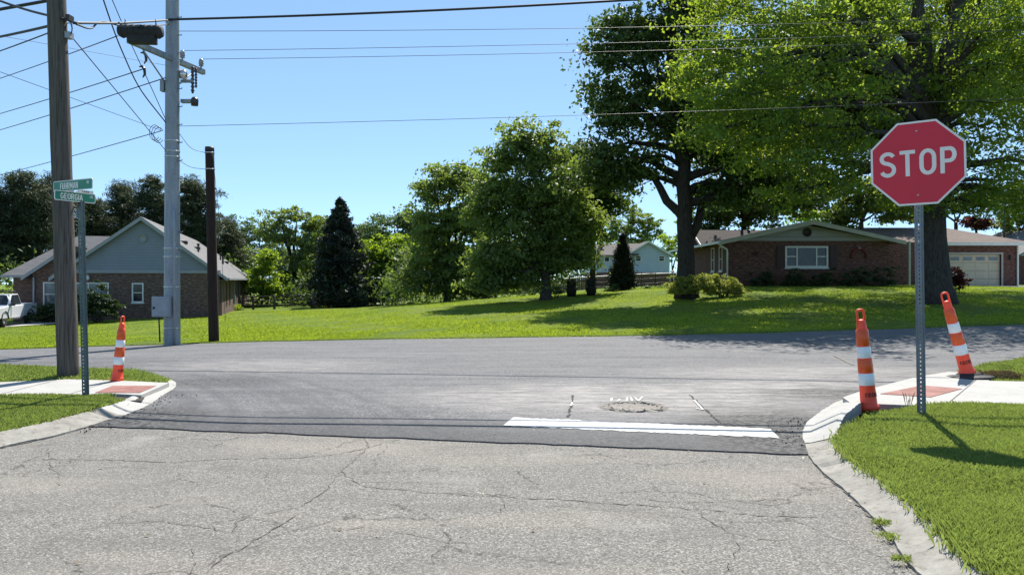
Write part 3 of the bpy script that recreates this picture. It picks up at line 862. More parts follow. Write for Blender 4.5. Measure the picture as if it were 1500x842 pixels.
def tree(name, label, cat, px, d, blobs, n, leaf, mat, trunk_r, fork_py, seed, group=None, bark='bark', base_z=None, clump=.42, per=22, shell=.5, limbs=True, twig=3, up=.5, flare=1.5, aspect=.55, fork_px=None, trunk_extra=()):
    g = np.random.default_rng(seed)
    bx = X(px, d); bz = H(bx, d) if base_z is None else base_z
    root = empty(name, (bx, d, bz), 0, label, cat, group)
    off = Vector((bx, d, bz))
    W = blob_world(blobs, d)
    pts, clumps = crown_points(W, n, g, per, clump, shell)
    q = leaf_quads(pts, leaf, g, up, aspect) - np.array(off)
    raw_mesh('crown', q, None, 4, M[mat], root)
    b = MB()
    fk = P(fork_px if fork_px is not None else px, fork_py, d)
    tp_ = []; tr = []
    for i in range(9):
        t = i/8
        p = off.lerp(fk, t); p.z = bz - .15 + (fk.z-bz+.15)*t
        if 0 < i: p += Vector((g.normal()*.03, g.normal()*.03, 0))
        tp_.append(p - off); tr.append(trunk_r*((1-.35*t) + (flare-1)*math.exp(-t*14)))
    b.tube(tp_, tr, 14)
    if limbs:
        for (c, r), cl in zip(W, clumps):
            c = Vector(c)
            st = fk if c.z > fk.z else off.lerp(fk, max(.45, min(1, (c.z-bz)/max(.1, fk.z-bz))))
            hr = min(.42, (c-st).length/9)*trunk_r*1.1 + .03
            lp_, lr = limb(st - off, c - off + Vector((0,0,float(r[2])*.2)), min(trunk_r*.55, hr), .03, g)
            b.tube(lp_, lr, 7)
            for _ in range(twig):
                e = Vector(cl[g.integers(len(cl))]) - off
                s0 = lp_[g.integers(2, len(lp_))]
                t2, r2 = limb(s0, e, .028, .008, g, 5, .03)
                b.tube(t2, r2, 4, cap=False)
    for (p0, p1, r0, r1) in trunk_extra:
        t2, r2 = limb(Vector(p0)-off, Vector(p1)-off, r0, r1, g, 9, .05); b.tube(t2, r2, 9)
    b.build('trunk', M[bark], root, uv=False)
    return root

# the great shade tree on the right
T = []
tree('shade_tree', 'huge shade tree with a thick trunk spreading bright lit leaves above the stop sign', 'tree', 1372, 27.5,
     [(1045,150,58,50,24.5,1.8), (1035,200,42,34,24.5,1.5), (1055,80,62,50,25,2.2), (1060,15,60,50,26,2), (1110,120,65,55,24,2.0), (1100,200,62,45,24,1.8), (1130,245,62,32,24.5,1.6), (1165,285,48,26,25,1.3), (1180,165,70,52,24,2.0),
      (1195,225,60,40,24.5,1.8), (1225,265,42,38,25,1.5), (1150,45,85,60,25,2.6), (1240,105,75,60,25,2.6), (1260,190,55,42,25.5,1.8), (1250,20,90,60,26.5,3), (1300,235,40,40,26.5,1.6), (1330,110,60,60,28.5,2.6),
      (1405,120,60,80,26,2.4), (1390,10,90,60,30.5,3), (1440,200,65,70,27,2.6), (1485,95,75,85,28,3.2), (1460,275,60,34,27,2), (1420,300,44,26,26.5,1.4), (1500,300,50,30,28,2), (1170,-60,120,70,27,3.5), (1330,-90,160,90,28,5), (1500,-60,150,90,29,5),
      (1590,120,110,120,29,4), (1570,260,70,50,28,2.5), (1480,30,70,60,24,2.4), (1360,225,46,36,24.5,1.5), (1300,40,80,70,34,4), (1430,60,90,80,36,4), (1190,70,60,60,32,3.5), (1510,120,80,80,34,4), (1250,150,60,50,33,3), (1380,-60,120,60,37,4), (1150,120,80,60,38,4), (1260,100,90,60,39,4), (1350,110,90,70,39,4), (1440,120,80,70,39,4), (1220,60,80,50,35,4), (1330,150,70,60,34,3), (1090,150,60,50,29,2.5), (1160,110,60,50,30,2.5), (1140,200,50,40,29,2), (1000,110,26,40,25,1.4), (1330,300,44,22,27,1.4)],  # hidden rear blobs are added to cast shade on the right lawn
     205000, .155, 'leaf_maple', .52, 175, 21, clump=.55, shell=.3, twig=6, fork_px=1362,
     trunk_extra=[(P(1364,190,27.5), P(1352,-30,27.5), .34, .16), (P(1366,180,27.5), P(1400,-40,28), .26, .14), (P(1362,200,27.5), P(1150,90,24.5), .27, .06), (P(1362,205,27.5), P(1110,170,24), .22, .05), (P(1340,60,27.5), P(1230,-20,27), .14, .05), (P(1368,190,27.5), P(1480,60,28), .22, .08)])
tree('oak_tree', 'tall dark oak with a leaning limb standing left of the brick house', 'tree', 1006, 34,
     [(893,85,38,40), (883,150,32,38), (915,170,50,46), (945,55,58,46), (965,130,55,55), (1010,30,60,50), (1000,190,45,45), (893,225,42,38), (935,245,42,34), (985,-40,80,50), (1050,-20,60,60), (1040,120,45,70), (1040,210,45,45), (905,275,36,28), (1075,235,50,45), (1110,285,60,40), (1060,285,45,38), (1150,262,45,34), (1180,300,36,20), (900,40,30,24), (870,262,30,22)],
     50000, .23, 'leaf_oak', .43, 215, 22, bark='bark_dark', clump=.62, shell=.3, twig=5, fork_px=1000,
     trunk_extra=[(P(1008,330,34), P(905,225,34), .26, .07), (P(1012,345,34), P(1085,240,35), .24, .07), (P(1000,240,34), P(985,20,34), .3, .1)])
tree('maple_tree', 'full rounded tree with its trunk in the open lawn, tallest of the middle trees', 'tree', 800, 38,
     [(772,202,34,24), (748,232,38,32), (795,232,38,34), (735,280,38,36), (780,290,50,42), (825,275,38,44), (730,330,44,38), (790,345,52,40), (838,330,42,42), (755,378,52,28), (812,380,44,24), (718,375,36,30), (846,375,24,28), (765,400,40,18), (725,402,34,20), (700,300,24,30), (818,397,24,12), (860,325,26,30), (700,418,40,18), (742,416,38,16), (772,412,26,13)],
     44000, .23, 'leaf_mid', .27, 330, 23, clump=.55, shell=.3, twig=4)
tree('ash_tree', 'darker tree filling the gap between the rounded lawn tree and the oak', 'tree', 868, 43,
     [(850,235,30,28), (872,258,34,34), (850,295,34,36), (882,295,30,32), (856,335,28,28), (840,380,26,26)],
     19000, .25, 'leaf_oak', .2, 370, 24, bark='bark_dark', clump=.6, shell=.3)
tree('poplar_tree', 'dense dark upright tree with feathery top left of the rounded lawn tree', 'tree', 655, 49,
     [(634,280,28,30), (662,266,32,26), (692,275,26,30), (645,325,42,40), (690,330,34,44), (632,375,38,38), (680,385,46,38), (655,415,58,26), (712,412,40,26), (620,415,36,26), (690,428,50,14)],
     30000, .26, 'leaf_mid', .25, 400, 25, bark='bark_dark', clump=.6, shell=.3, up=.1)
tree('woodland_tree', 'sunlit yellow green tree just right of the tall spruce', 'tree', 562, 63,
     [(555,393,32,28), (588,408,32,26), (548,368,22,26), (604,380,26,32), (565,425,44,18), (575,375,26,22)],
     17000, .28, 'leaf_bright', .16, 420, 26, clump=.5, shell=.35)
tree('woodland_tree', 'pale mid green tree showing above the yellow green one', 'tree', 592, 80,
     [(582,322,26,18), (608,335,26,28), (590,362,38,28), (618,360,26,36), (560,348,24,24), (532,348,24,22)],
     15000, .32, 'leaf_pale', .2, 400, 27, clump=.6, shell=.35)
tree('woodland_tree', 'tall airy tree left of the spruce with a dark bare trunk', 'tree', 432, 70,
     [(410,322,20,14), (436,318,24,14), (462,330,22,18), (400,345,24,20), (430,350,30,22), (465,360,24,26), (445,385,34,26), (420,400,24,30)],
     15000, .28, 'leaf_mid', .32, 390, 28, bark='bark_dark', clump=.55, shell=.3)
tree('woodland_tree', 'broad pale tree seen far above the end of the left house', 'tree', 385, 92,
     [(352,335,22,18), (378,345,26,20), (345,365,24,24), (380,375,34,26), (405,380,30,30)],
     9000, .34, 'leaf_pale', .25, 400, 29, clump=.65, shell=.3)
tree('woodland_tree', 'pale tree showing just left of the spruce top', 'tree', 478, 88,
     [(468,345,26,22), (488,352,26,24), (475,385,40,30), (450,395,34,28)], 11000, .32, 'leaf_pale', .25, 400, 47, clump=.65, shell=.3)
tree('woodland_tree', 'mid green tree showing just right of the spruce top', 'tree', 535, 90,
     [(525,355,26,22), (545,350,24,22), (535,385,40,30), (515,395,30,26)], 11000, .32, 'leaf_mid', .25, 400, 48, clump=.65, shell=.3)
tree('woodland_tree', 'low green tree filling in left of the young lime tree', 'tree', 362, 86,
     [(350,380,24,22), (372,390,26,22), (356,410,30,22)], 7000, .32, 'leaf_mid', .22, 410, 49, clump=.6, shell=.3)
tree('young_tree', 'small bright lime tree beside the end of the left house', 'tree', 392, 64,
     [(384,395,20,18), (380,418,22,18), (400,425,18,16), (392,378,12,12)],
     8000, .22, 'leaf_bright', .08, 430, 30, clump=.38, shell=.3)
tree('woodland_tree', 'dark leafy understorey tree behind the split rail fence', 'tree', 452, 74,
     [(440,425,34,24), (470,420,26,28), (425,432,22,18)], 7000, .28, 'leaf_oak', .12, 435, 31, clump=.5)
tree('woodland_tree', 'round topped tree rising behind the pale blue house', 'tree', 925, 120,
     [(905,330,24,18), (935,322,26,18), (955,340,18,20), (920,350,36,20), (890,345,18,14)], 9000, .42, 'leaf_mid', .3, 370, 32, clump=.75, shell=.35)
tree('woodland_tree', 'dark tree behind the left half of the brick ranch house', 'tree', 1090, 56,
     [(1080,285,55,38), (1040,305,34,34), (1120,300,50,32), (1165,295,44,30), (1090,325,70,24), (1195,275,36,34), (1030,345,30,24), (1120,200,70,50,46,4), (1200,190,70,50,47,4), (1270,195,60,50,48,4), (1060,215,45,45,46,3.5)], 56000, .26, 'leaf_oak', .3, 330, 33, bark='bark_dark', clump=.55, shell=.3)  # the nearer, higher blobs above the roof are added to shade the front lawn
tree('woodland_tree', 'light green tree peeking over the ridge of the brick ranch house', 'tree', 1190, 85,
     [(1178,318,24,12), (1205,320,24,12)], 2500, .34, 'leaf_bright', .2, 330, 34, clump=.6)
tree('woodland_tree', 'mid green tree behind the roof just left of the stop sign', 'tree', 1262, 52,
     [(1255,285,34,28), (1290,300,34,24), (1240,312,26,18), (1310,315,30,18), (1330,290,30,26), (1225,330,30,16)], 17000, .24, 'leaf_mid', .22, 325, 35, clump=.45, shell=.35)
tree('woodland_tree', 'dark tree above the garage roof behind the thick trunk', 'tree', 1400, 66,
     [(1390,300,34,20), (1360,310,30,20), (1425,290,22,14)], 6000, .28, 'leaf_oak', .22, 325, 36, clump=.5)
tree('woodland_tree', 'wine red leaved tree over the garage roof', 'tree', 1430, 64,
     [(1425,327,20,9), (1445,330,16,8)], 2500, .24, 'leaf_red', .15, 335, 37, clump=.45)
tree('woodland_tree', 'green tree beyond the right end of the garage', 'tree', 1495, 62,
     [(1480,295,26,24), (1510,310,40,34), (1490,330,30,18), (1530,350,40,30)], 9000, .26, 'leaf_mid', .25, 340, 38, clump=.5)
tree('woodland_tree', 'distant tree glimpsed between oak trunk and pale blue house', 'tree', 985, 105,
     [(985,365,20,26), (1005,350,16,24)], 3000, .4, 'leaf_bright', .2, 395, 39, clump=.6)

# conifers
def conifer(name, label, cat, px, d, top, base, hw, n, mat, seed, group=None, irregular=.25, leaf=.3, trunk_r=.22, tiers=24, droop=.4, open_=0., base_z=None):
    g = np.random.default_rng(seed)
    bx = X(px, d); bz = H(bx, d) if base_z is None else base_z
    root = empty(name, (bx, d, bz), 0, label, cat, group)
    ht = Z(top, d) - bz; R0 = hw*d/F; z0 = max(.05, Z(base, d)-bz)
    pts = []; b = MB()
    b.tube([(0,0,-.1), (0,0,ht*.5), (0,0,ht*.98)], [trunk_r, trunk_r*.6, .02], 9)
    for i in range(tiers):
        t = (i + g.uniform(-.3, .3))/tiers; t = min(max(t, 0), .99)
        z = z0 + (ht-z0)*t
        R = R0*(1-t)**.78*(1 if t > .06 else .85)
        nb = max(4, int(9*(1-t)+3))
        for k in range(nb):
            if g.random() < open_: continue
            a = g.uniform(0, 2*PI); L = R*(1 + irregular*g.normal()); L = max(.12, L)
            rise = L*g.uniform(-.05, .28)
            m = max(5, int(n/tiers/nb*(L/R0+.25)*1.5))
            u = g.random(m)**.6
            w = .16*L + .12
            cx = np.cos(a)*L*u + g.normal(0, w*.6, m)*(.3+u*.5); cy = np.sin(a)*L*u + g.normal(0, w*.6, m)*(.3+u*.5)
            cz = z + rise*u - droop*.3*L*u*u + g.normal(0, .10+.04*L, m)
            pts.append(np.c_[cx, cy, cz])
            if L > .5: b.tube([(0,0,z-.05), (np.cos(a)*L*.5, np.sin(a)*L*.5, z+rise*.5-droop*.08*L), (np.cos(a)*L*.9, np.sin(a)*L*.9, z+rise*.9-droop*.25*L)], [.045, .03, .01], 4, cap=False)
    pts = np.concatenate(pts)
    raw_mesh('crown', leaf_quads(pts, leaf, g, .35, .28, .15), None, 4, M[mat], root)
    b.build('trunk', M['bark_dark'], root, uv=False)
    return root
conifer('spruce_tree', 'tall dark conical spruce standing alone at the back of the lawn', 'tree', 498, 60, 290, 446, 54, 22000, 'needle_dark', 50, leaf=.36, irregular=.12, tiers=30)
for i, (px, d, fork, n, lab, bl) in enumerate((
    (28, 62, 300, 26000, 'broad white pine at the far left, tallest behind the left house', [(30,272,22,18), (10,295,30,20), (48,292,26,20), (25,320,44,24), (-5,345,40,26), (52,345,36,26), (25,370,52,24), (65,312,20,20), (30,395,60,18), (-5,395,40,20)]),
    (-40, 60, 310, 9000, 'white pine whose right side shows at the left edge of the photo', [(-35,300,34,28), (-25,340,40,28), (-10,375,36,22)]),
    (80, 68, 300, 11000, 'white pine half hidden behind the wooden pole', [(74,275,16,18), (84,300,28,22), (78,335,34,26), (92,365,34,22), (70,385,36,18)]),
    (132, 72, 320, 9000, 'shorter pine just right of the street sign', [(128,305,22,16), (140,328,24,18), (120,340,24,20), (145,348,22,14)]),
    (182, 76, 310, 10000, 'thin topped pine left of the ridge of the big gable', [(176,282,16,14), (186,298,24,16), (170,318,26,18), (196,330,26,18), (180,345,28,16)]),
    (226, 74, 310, 13000, 'pine rising just left of the grey metal pole', [(225,272,18,14), (218,296,28,20), (238,306,28,22), (228,335,36,24), (250,340,26,26)]),
    (283, 70, 310, 15000, 'dark pine between the grey metal pole and the stub pole', [(278,276,20,18), (292,296,26,22), (272,310,28,24), (298,330,26,26), (280,350,36,24)]),
    (330, 82, 340, 8000, 'low pine right of the dark stub pole over the house roof', [(326,330,16,16), (336,352,22,20), (322,370,26,20), (345,378,22,18)]))):
    tree('pine_tree', lab, 'tree', px, d, bl, int(n*1.7), .46, 'needle', .26, fork, 60+i, 'pines behind the left house', bark='bark_dark', clump=.62, shell=.15, up=-.1, twig=3, aspect=.13)
conifer('arborvitae', 'dark narrow cone shaped evergreen in front of the pale blue house', 'tree', 912, 45, 344, 432, 21, 13000, 'needle_dark', 80, irregular=.08, leaf=.2, trunk_r=.1, tiers=34, droop=-.6)

# shrubs
def shrub(name, label, px, d, blobs, n, leaf, mat, seed, group=None, base_py=None):
    g = np.random.default_rng(seed); bx = X(px, d); bz = H(bx, d) if base_py is None else Z(base_py, d)
    root = empty(name, (bx, d, bz), 0, label, 'shrub', group); off = np.array((bx, d, bz))
    W = blob_world(blobs, d); pts, cl = crown_points(W, n, g, 14, .16, .35)
    pts[:, 2] = np.maximum(pts[:, 2], bz+.03)
    raw_mesh('foliage', leaf_quads(pts, leaf, g, .5) - off, None, 4, M[mat], root)
    b = MB()
    for c, r in W:
        for _ in range(5):
            e = Vector(c) - Vector(off) + Vector(g.normal(size=3))*float(min(r))*.5
            p, rr = limb((g.normal()*.08, g.normal()*.08, -.05), e, .025, .008, g, 5, .02); b.tube(p, rr, 5, cap=False)
    b.build('stems', M['bark_dark'], root, uv=False)
    return root
shrub('shrub', 'yellow green shrub under the oak, leftmost of the pair by the brick corner', 1012, 33, [(998,420,18,14), (1022,417,20,15), (1008,427,30,9)], 8000, .10, 'leaf_yellow', 100, 'yellow shrubs by the brick house')
shrub('shrub', 'yellow green shrub hiding the downspout foot of the brick house', 1060, 33.6, [(1045,417,20,14), (1070,419,20,13), (1060,427,34,9)], 8000, .10, 'leaf_yellow', 101, 'yellow shrubs by the brick house')
for i, (px, rx, ry, lab) in enumerate(((1120, 20, 12, 'low dark shrub against the brick below the star'), (1165, 22, 14, 'dark shrub beneath the picture window'), (1205, 18, 12, 'dark shrub under the right shutter'), (1250, 24, 15, 'dark shrub below the red wall wreath'), (1295, 24, 19, 'tall dark shrub by the front porch'))):
    shrub('shrub', lab, px, 40.2, [(px, 415-ry*.5, rx, ry), (px-8, 417, rx*.8, ry*.6)], 2200, .11, 'leaf_shrub', 110+i, 'foundation shrubs along the brick front')
shrub('shrub', 'dark red leaved bush beside the thick trunk before the garage', 1398, 33, [(1395,405,18,15), (1405,413,15,11)], 3500, .11, 'leaf_red', 120)
shrub('shrub', 'large dark rounded bush under the wide window of the left house', 142, 38.5, [(145,440,22,22), (130,452,20,18), (158,455,16,18)], 6500, .13, 'leaf_shrub', 121)
shrub('hedge', 'clipped hedge with a sunlit top behind the white truck', 82, 39.5, [(70,458,20,14), (95,450,22,20), (58,466,14,10)], 6500, .12, 'leaf_shrub', 122)
shrub('shrub', 'small flowering shrub left of its twin near the blue house lawn', 949, 44, [(949,424,5,7)], 500, .09, 'leaf_pale', 123, 'twin small shrubs')
shrub('shrub', 'small flowering shrub right of its twin near the blue house lawn', 968, 44, [(968,424,5,7)], 500, .09, 'leaf_pale', 124, 'twin small shrubs')
shrub('shrub', 'pale bush growing at the right foot of the narrow evergreen', 895, 44, [(893,424,6,9)], 700, .10, 'leaf_pale', 125)
shrub('shrub', 'pale green low bush beside the trunk on the lawn', 815, 39, [(816,428,8,6)], 600, .10, 'leaf_pale', 126)
shrub('shrub', 'tuft of tall weeds at the back corner of the left house', 352, 55, [(352,452,8,5), (345,456,5,4)], 500, .12, 'leaf_bright', 127)

# understorey mass behind the lawn
def understorey():
    g = np.random.default_rng(200); pts = []
    for (x0, x1, d0, d1, h) in ((-30, -3, 66, 80, 4.0), (-46, -28.5, 48, 56, 3.6), (-19, -1, 61, 65, 2.3), (-26, -17, 64, 68, 2.2), (-2, 7.5, 68, 72, 2.6), (-9, 4.5, 53, 58, 4.4), (-60, -30, 85, 100, 5), (20, 50, 64, 80, 4.5), (-8.5, -1.2, 49.5, 52, 1.6), (-14.5, -8, 58, 63, 2.2), (5, 12, 125, 135, 5), (-130, 130, 140, 160, 7), (2, 22, 98, 110, 3)):
        area = (x1-x0)*h; n = int(area*60 if d0 < 60 else area*45 if d0 < 90 else area*20 if d0 < 120 else area*9)
        k = max(1, n//25)
        c = np.c_[g.uniform(x0, x1, k), g.uniform(d0, d1, k), h*g.random(k)**.8]
        c[:, 2] += np.array([H(float(a), float(bb)) for a, bb in c[:, :2]])
        pts.append((c[:, None, :] + g.normal(size=(k, 25, 3))*.55).reshape(-1, 3))
    pts = np.concatenate(pts)
    tag(raw_mesh('woods_undergrowth', leaf_quads(pts, .36, g, .4), None, 4, M['leaf_oak']), kind='stuff', label='dark tangled undergrowth along the back of the lawn')
understorey()

# ================================================================== BUILDING HELPERS
def wall_panel(b, x0, x1, z0, z1, y, holes=(), depth=.12, mi=0, ytop=None):
    """front wall in the plane y, facing -y, with rectangular openings and their reveals"""
    xs = sorted({x0, x1, *[h[0] for h in holes], *[h[1] for h in holes]}); zs = sorted({z0, z1, *[h[2] for h in holes], *[h[3] for h in holes]})
    for i in range(len(xs)-1):
        for j in range(len(zs)-1):
            cx, cz = (xs[i]+xs[i+1])/2, (zs[j]+zs[j+1])/2
            if any(h[0] < cx < h[1] and h[2] < cz < h[3] for h in holes): continue
            b.add([(xs[i],y,zs[j]), (xs[i+1],y,zs[j]), (xs[i+1],y,zs[j+1]), (xs[i],y,zs[j+1])], [(0,1,2,3)], mi)
    for a, c, d, e in holes:
        for q in ([(a,y,d),(a,y+depth,d),(a,y+depth,e),(a,y,e)], [(c,y,e),(c,y+depth,e),(c,y+depth,d),(c,y,d)], [(a,y,e),(a,y+depth,e),(c,y+depth,e),(c,y,e)], [(c,y,d),(c,y+depth,d),(a,y+depth,d),(a,y,d)]):
            b.add(q, [(3,2,1,0)], mi)
def window(parent, x0, x1, z0, z1, y, frame='trim_white', glass='glass', cols=(), rows=(), fw=.07, proud=.03, label=None, Mx=None, sill=True):
    """frame object with pane + sill sub-parts; set in an opening of the plane y"""
    b = MB(); T_ = Mx if Mx is not None else Matrix.Identity(4)
    y0, y1 = y-proud, y+.06
    b.box(x0, x0+fw, y0, y1, z0, z1, 0, T_); b.box(x1-fw, x1, y0, y1, z0, z1, 0, T_)
    b.box(x0+fw, x1-fw, y0, y1, z1-fw, z1, 0, T_); b.box(x0+fw, x1-fw, y0, y1, z0, z0+fw, 0, T_)
    cx = [x0+fw] + list(cols) + [x1-fw]
    for c in cols: b.box(c-fw*.4, c+fw*.4, y0+.01, y1-.002, z0+fw, z1-fw, 0, T_)
    for r0 in rows:
        if isinstance(r0, tuple): b.box(r0[1], r0[2], y0+.015, y1-.004, r0[0]-fw*.3, r0[0]+fw*.3, 0, T_)
        else: b.box(x0+fw, x1-fw, y0+.015, y1-.004, r0-fw*.3, r0+fw*.3, 0, T_)
    o = b.build('window', M[frame], parent)
    if label: o['label'] = label
    p = MB(); p.box(x0+.02, x1-.02, y+.035, y+.05, z0+.02, z1-.02, 0, T_); p.build('pane', M[glass], o)
    if sill:
        s = MB(); s.box(x0-.04, x1+.04, y-proud-.04, y+.03, z0-.07, z0-.004, 0, T_); s.build('sill', M[frame], o)
    return o
def roof_plane(b, pts, th=.10, mi=0):
    """slab from a planar polygon (upper face given counter-clockwise seen from above)"""
    pts = [Vector(p) for p in pts]; n = len(pts)
    dn = Vector((0,0,-th))
    vs = pts + [p+dn for p in pts]
    fs = [tuple(range(n)), tuple(reversed(range(n, 2*n)))]
    for i in range(n):
        j = (i+1) % n; fs.append((i, n+i, n+j, j))
    b.add(vs, fs, mi)

# ================================================================== LEFT HOUSE
def left_house():
    cx, cy = -17.0, 43.0; rz = math.atan2(.29, .957)
    bz = -.80
    r = empty('brick_house', (cx, cy, bz), rz, 'low brown brick house with blue grey siding in its big front gable', 'house')
    # local: x runs left from the right front corner (negative), y into the depth, z up
    W, L, E = -8.2, 33.0, 2.62      # main wing
    AP = 5.72
    # main wing walls
    b = MB()
    holes = [(-4.62, -4.02, .95, 2.05), (-7.85, -5.78, .98, 2.08)]
    wall_panel(b, W, 0, -.6, E, 0, holes)
    side = [(6, .3), (8.5, .3), (12, .3), (17, .3), (21, .3), (25, .3)]
    b.add([(0,0,-.6),(0,L,-.6),(0,L,E),(0,0,E)], [(0,1,2,3)]); b.add([(W,0,-.6),(W,L,-.6),(W,L,E),(W,0,E)], [(3,2,1,0)]); b.add([(W,L,-.6),(0,L,-.6),(0,L,E),(W,L,E)], [(3,2,1,0)])
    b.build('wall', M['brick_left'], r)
    window(r, -4.62, -4.02, .95, 2.05, 0, rows=(1.5,)); window(r, -7.85, -5.78, .98, 2.08, 0, cols=(-6.8,), glass='glass_curtain')
    # narrow dark openings along the sunlit side wall
    R90 = Matrix.Rotation(PI/2, 4, 'Z')
    for yy in (4.5, 7.2, 13.5, 19.5, 26.0):
        window(r, yy, yy+.75, .55, 2.15, 0, 'dark_metal', rows=(1.35,), Mx=R90, fw=.06, sill=False)
    g = MB(); mid = W/2
    g.prism([(W+.02, E), (-.02, E), (mid, AP-.14)], -.02, .10); g.build('gable', M['siding_blue'], r)
    f = MB(); f.box(W-.05, .05, -.07, -.025, E-.02, E+.16); f.build('frieze_board', M['trim_grey'], r)
    v = MB(); v.lathe([(.0, .0), (.26, .0), (.26, .05), (.20, .05), (.20, .02), (.0, .02)], 20)
    vo = v.build('gable_vent', M['trim_grey'], r); vo.rotation_euler = (PI/2, 0, 0); vo.location = (mid, -.025, AP-1.15)
    # roof of the main wing: overhang .45 at the eaves, .35 at the rake
    s = (AP-E)/(abs(W)/2); o_ = .45; ez = E - s*o_ + .06
    rb = MB()
    roof_plane(rb, [(o_, -.35, ez), (o_, L+.35, ez), (mid, L-2.6, AP+.06), (mid, -.35, AP+.06)])
    roof_plane(rb, [(W-o_, L+.35, ez), (W-o_, -.35, ez), (mid, -.35, AP+.06), (mid, L-2.6, AP+.06)])
    rb.add([(o_, L+.35, ez), (W-o_, L+.35, ez), (mid, L-2.6, AP+.06)], [(0,1,2)])
    ro = rb.build('roof', M['roof_grey'], r)
    bb = MB()
    for sx in (1, -1):
        x_e = o_ if sx > 0 else W-o_
        bb.add([(x_e, -.38, ez-.20), (x_e, -.38, ez+.005), (mid, -.38, AP+.065), (mid, -.38, AP-.16), (x_e, -.33, ez-.20), (x_e, -.33, ez+.005), (mid, -.33, AP+.065), (mid, -.33, AP-.16)],
               [(0,1,2,3), (7,6,5,4), (0,4,5,1), (3,2,6,7), (0,3,7,4), (1,5,6,2)])
    bb.build('bargeboard', M['trim_grey'], r)
    gt = MB(); gt.box(o_-.01, o_+.11, -.3, L+.3, ez-.12, ez-.01); gt.build('gutter', M['trim_grey'], r)
    so = MB(); so.box(0.02, o_-.02, -.3, L+.3, ez-.15, ez-.125); so.build('soffit', M['soffit'], r)
    dn = MB(); dn.box(.02, .10, .1, .2, -.5, ez-.16); dn.build('downspout', M['dark_metal'], r)
    dn = MB(); dn.box(.02, .10, 15.9, 16.05, -.3, ez-.16); dn.build('downspout', M['dark_metal'], r)
    um = MB(); um.box(.02, .16, 11, 11.35, .5, 1.1); um.tube([(.08, 11.2, 1.1), (.08, 11.2, 2.4)], .03, 6); um.build('meter_box', M['box_grey'], r)
    for (xx, yy) in ((-1.8, 6), (-1.0, 15), (-1.6, 20)):
        z_ = AP + .06 - s*abs(xx-mid); p = MB(); p.tube([(xx, yy, z_-.1), (xx, yy, z_+.45)], .06, 8); p.tube([(xx, yy, z_+.45), (xx, yy, z_+.55)], .10, 8); p.build('vent_pipe', M['dark_metal'], ro)
    for (xx, yy) in ((-2.4, 4), (-2.2, 9), (-1.3, 22)):
        z_ = AP + .06 - s*abs(xx-mid); p = MB(); p.box(xx-.2, xx+.2, yy-.2, yy+.2, z_-.05, z_+.16); p.build('roof_vent', M['dark_metal'], ro, bevel=.03)
    # left wing, hipped and lower, with a small front gable of brick
    x0, x1 = -11.1, W+.5
    wz = 4.92; BL = -9.75; mg = -7.75
    b = MB()
    holes = [(-9.25, -8.42, .62, 2.10)]
    wall_panel(b, BL, W-.02, -.6, E, .9, holes)
    b.add([(BL,.9,-.6), (BL,3,-.6), (BL,3,E), (BL,.9,E)], [(3,2,1,0)])
    wall_panel(b, x0, BL, -.6, E, 2.2); b.add([(x0,2.2,-.6), (x0,9,-.6), (x0,9,E), (x0,2.2,E)], [(3,2,1,0)])
    hb = (mg-BL)*s
    b.prism([(BL, E), (W-.02, E), (W-.02, E+(W-.02-BL)*s-.02)], .9, 1.0)
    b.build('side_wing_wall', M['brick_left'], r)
    window(r, -9.25, -8.42, .62, 2.10, .9, rows=(1.42,), glass='glass_curtain')
    rb = MB(); e2 = E + .02
    yr = 5.0
    roof_plane(rb, [(x0-.45, 1.75, e2-.15), (-5.6, 1.75, e2-.15), (-5.6, yr, wz), (-8.5, yr, wz)])
    roof_plane(rb, [(x0-.45, 9.2, e2-.15), (x0-.45, 1.75, e2-.15), (-8.5, yr, wz)])
    roof_plane(rb, [(-5.6, 9.2, e2-.15), (x0-.45, 9.2, e2-.15), (-8.5, yr, wz), (-5.6, yr, wz)])
    xl_ = BL-.45; zl_ = E - .45*s + .10
    roof_plane(rb, [(mg, .45, E+hb+.10), (xl_, .45, zl_), (xl_, 4, zl_), (mg, 4, E+hb+.10)][::-1])
    rb.build('side_wing_roof', M['roof_grey'], r)
    bb = MB()
    bb.add([(xl_, .42, zl_-.20), (xl_, .42, zl_+.01), (mg, .42, E+hb+.11), (mg, .42, E+hb-.10), (xl_, .47, zl_-.20), (xl_, .47, zl_+.01), (mg, .47, E+hb+.11), (mg, .47, E+hb-.10)],
           [(0,1,2,3), (7,6,5,4), (0,4,5,1), (3,2,6,7), (0,3,7,4), (1,5,6,2)])
    bb.build('bargeboard', M['trim_grey'], r)
    gt = MB(); gt.box(x0-.5, xl_-.01, 1.60, 1.73, e2-.28, e2-.16); gt.build('gutter', M['trim_grey'], r)
    dn = MB(); dn.box(BL+.02, BL+.10, .78, .88, -.5, E-.25); dn.build('downspout', M['trim_grey'], r)
    lm = MB(); lm.lathe([(.0, .0), (.07, .02), (.11, -.12), (.05, -.2), (0, -.22)], 12, 0, (-6.8, -.16, 2.42)); lm.tube([(-6.8, -.01, 2.5), (-6.8, -.16, 2.5), (-6.8, -.16, 2.42)], .02, 6); lm.build('wall_lamp', M['trim_white'], r)
left_house()

# driveway in front of the truck
b = MB()
dv = [(-44, 32), (-27.5, 34.6), (-23.4, 38.4), (-24.5, 40.2), (-29, 40.6), (-44, 40)]
vs = []
for x, y in dv: vs.append((x, y, H(x, y) + .05))
b.add(vs, [tuple(range(len(vs)))]); tag(b.build('driveway', M['concrete_drive']), kind='structure')

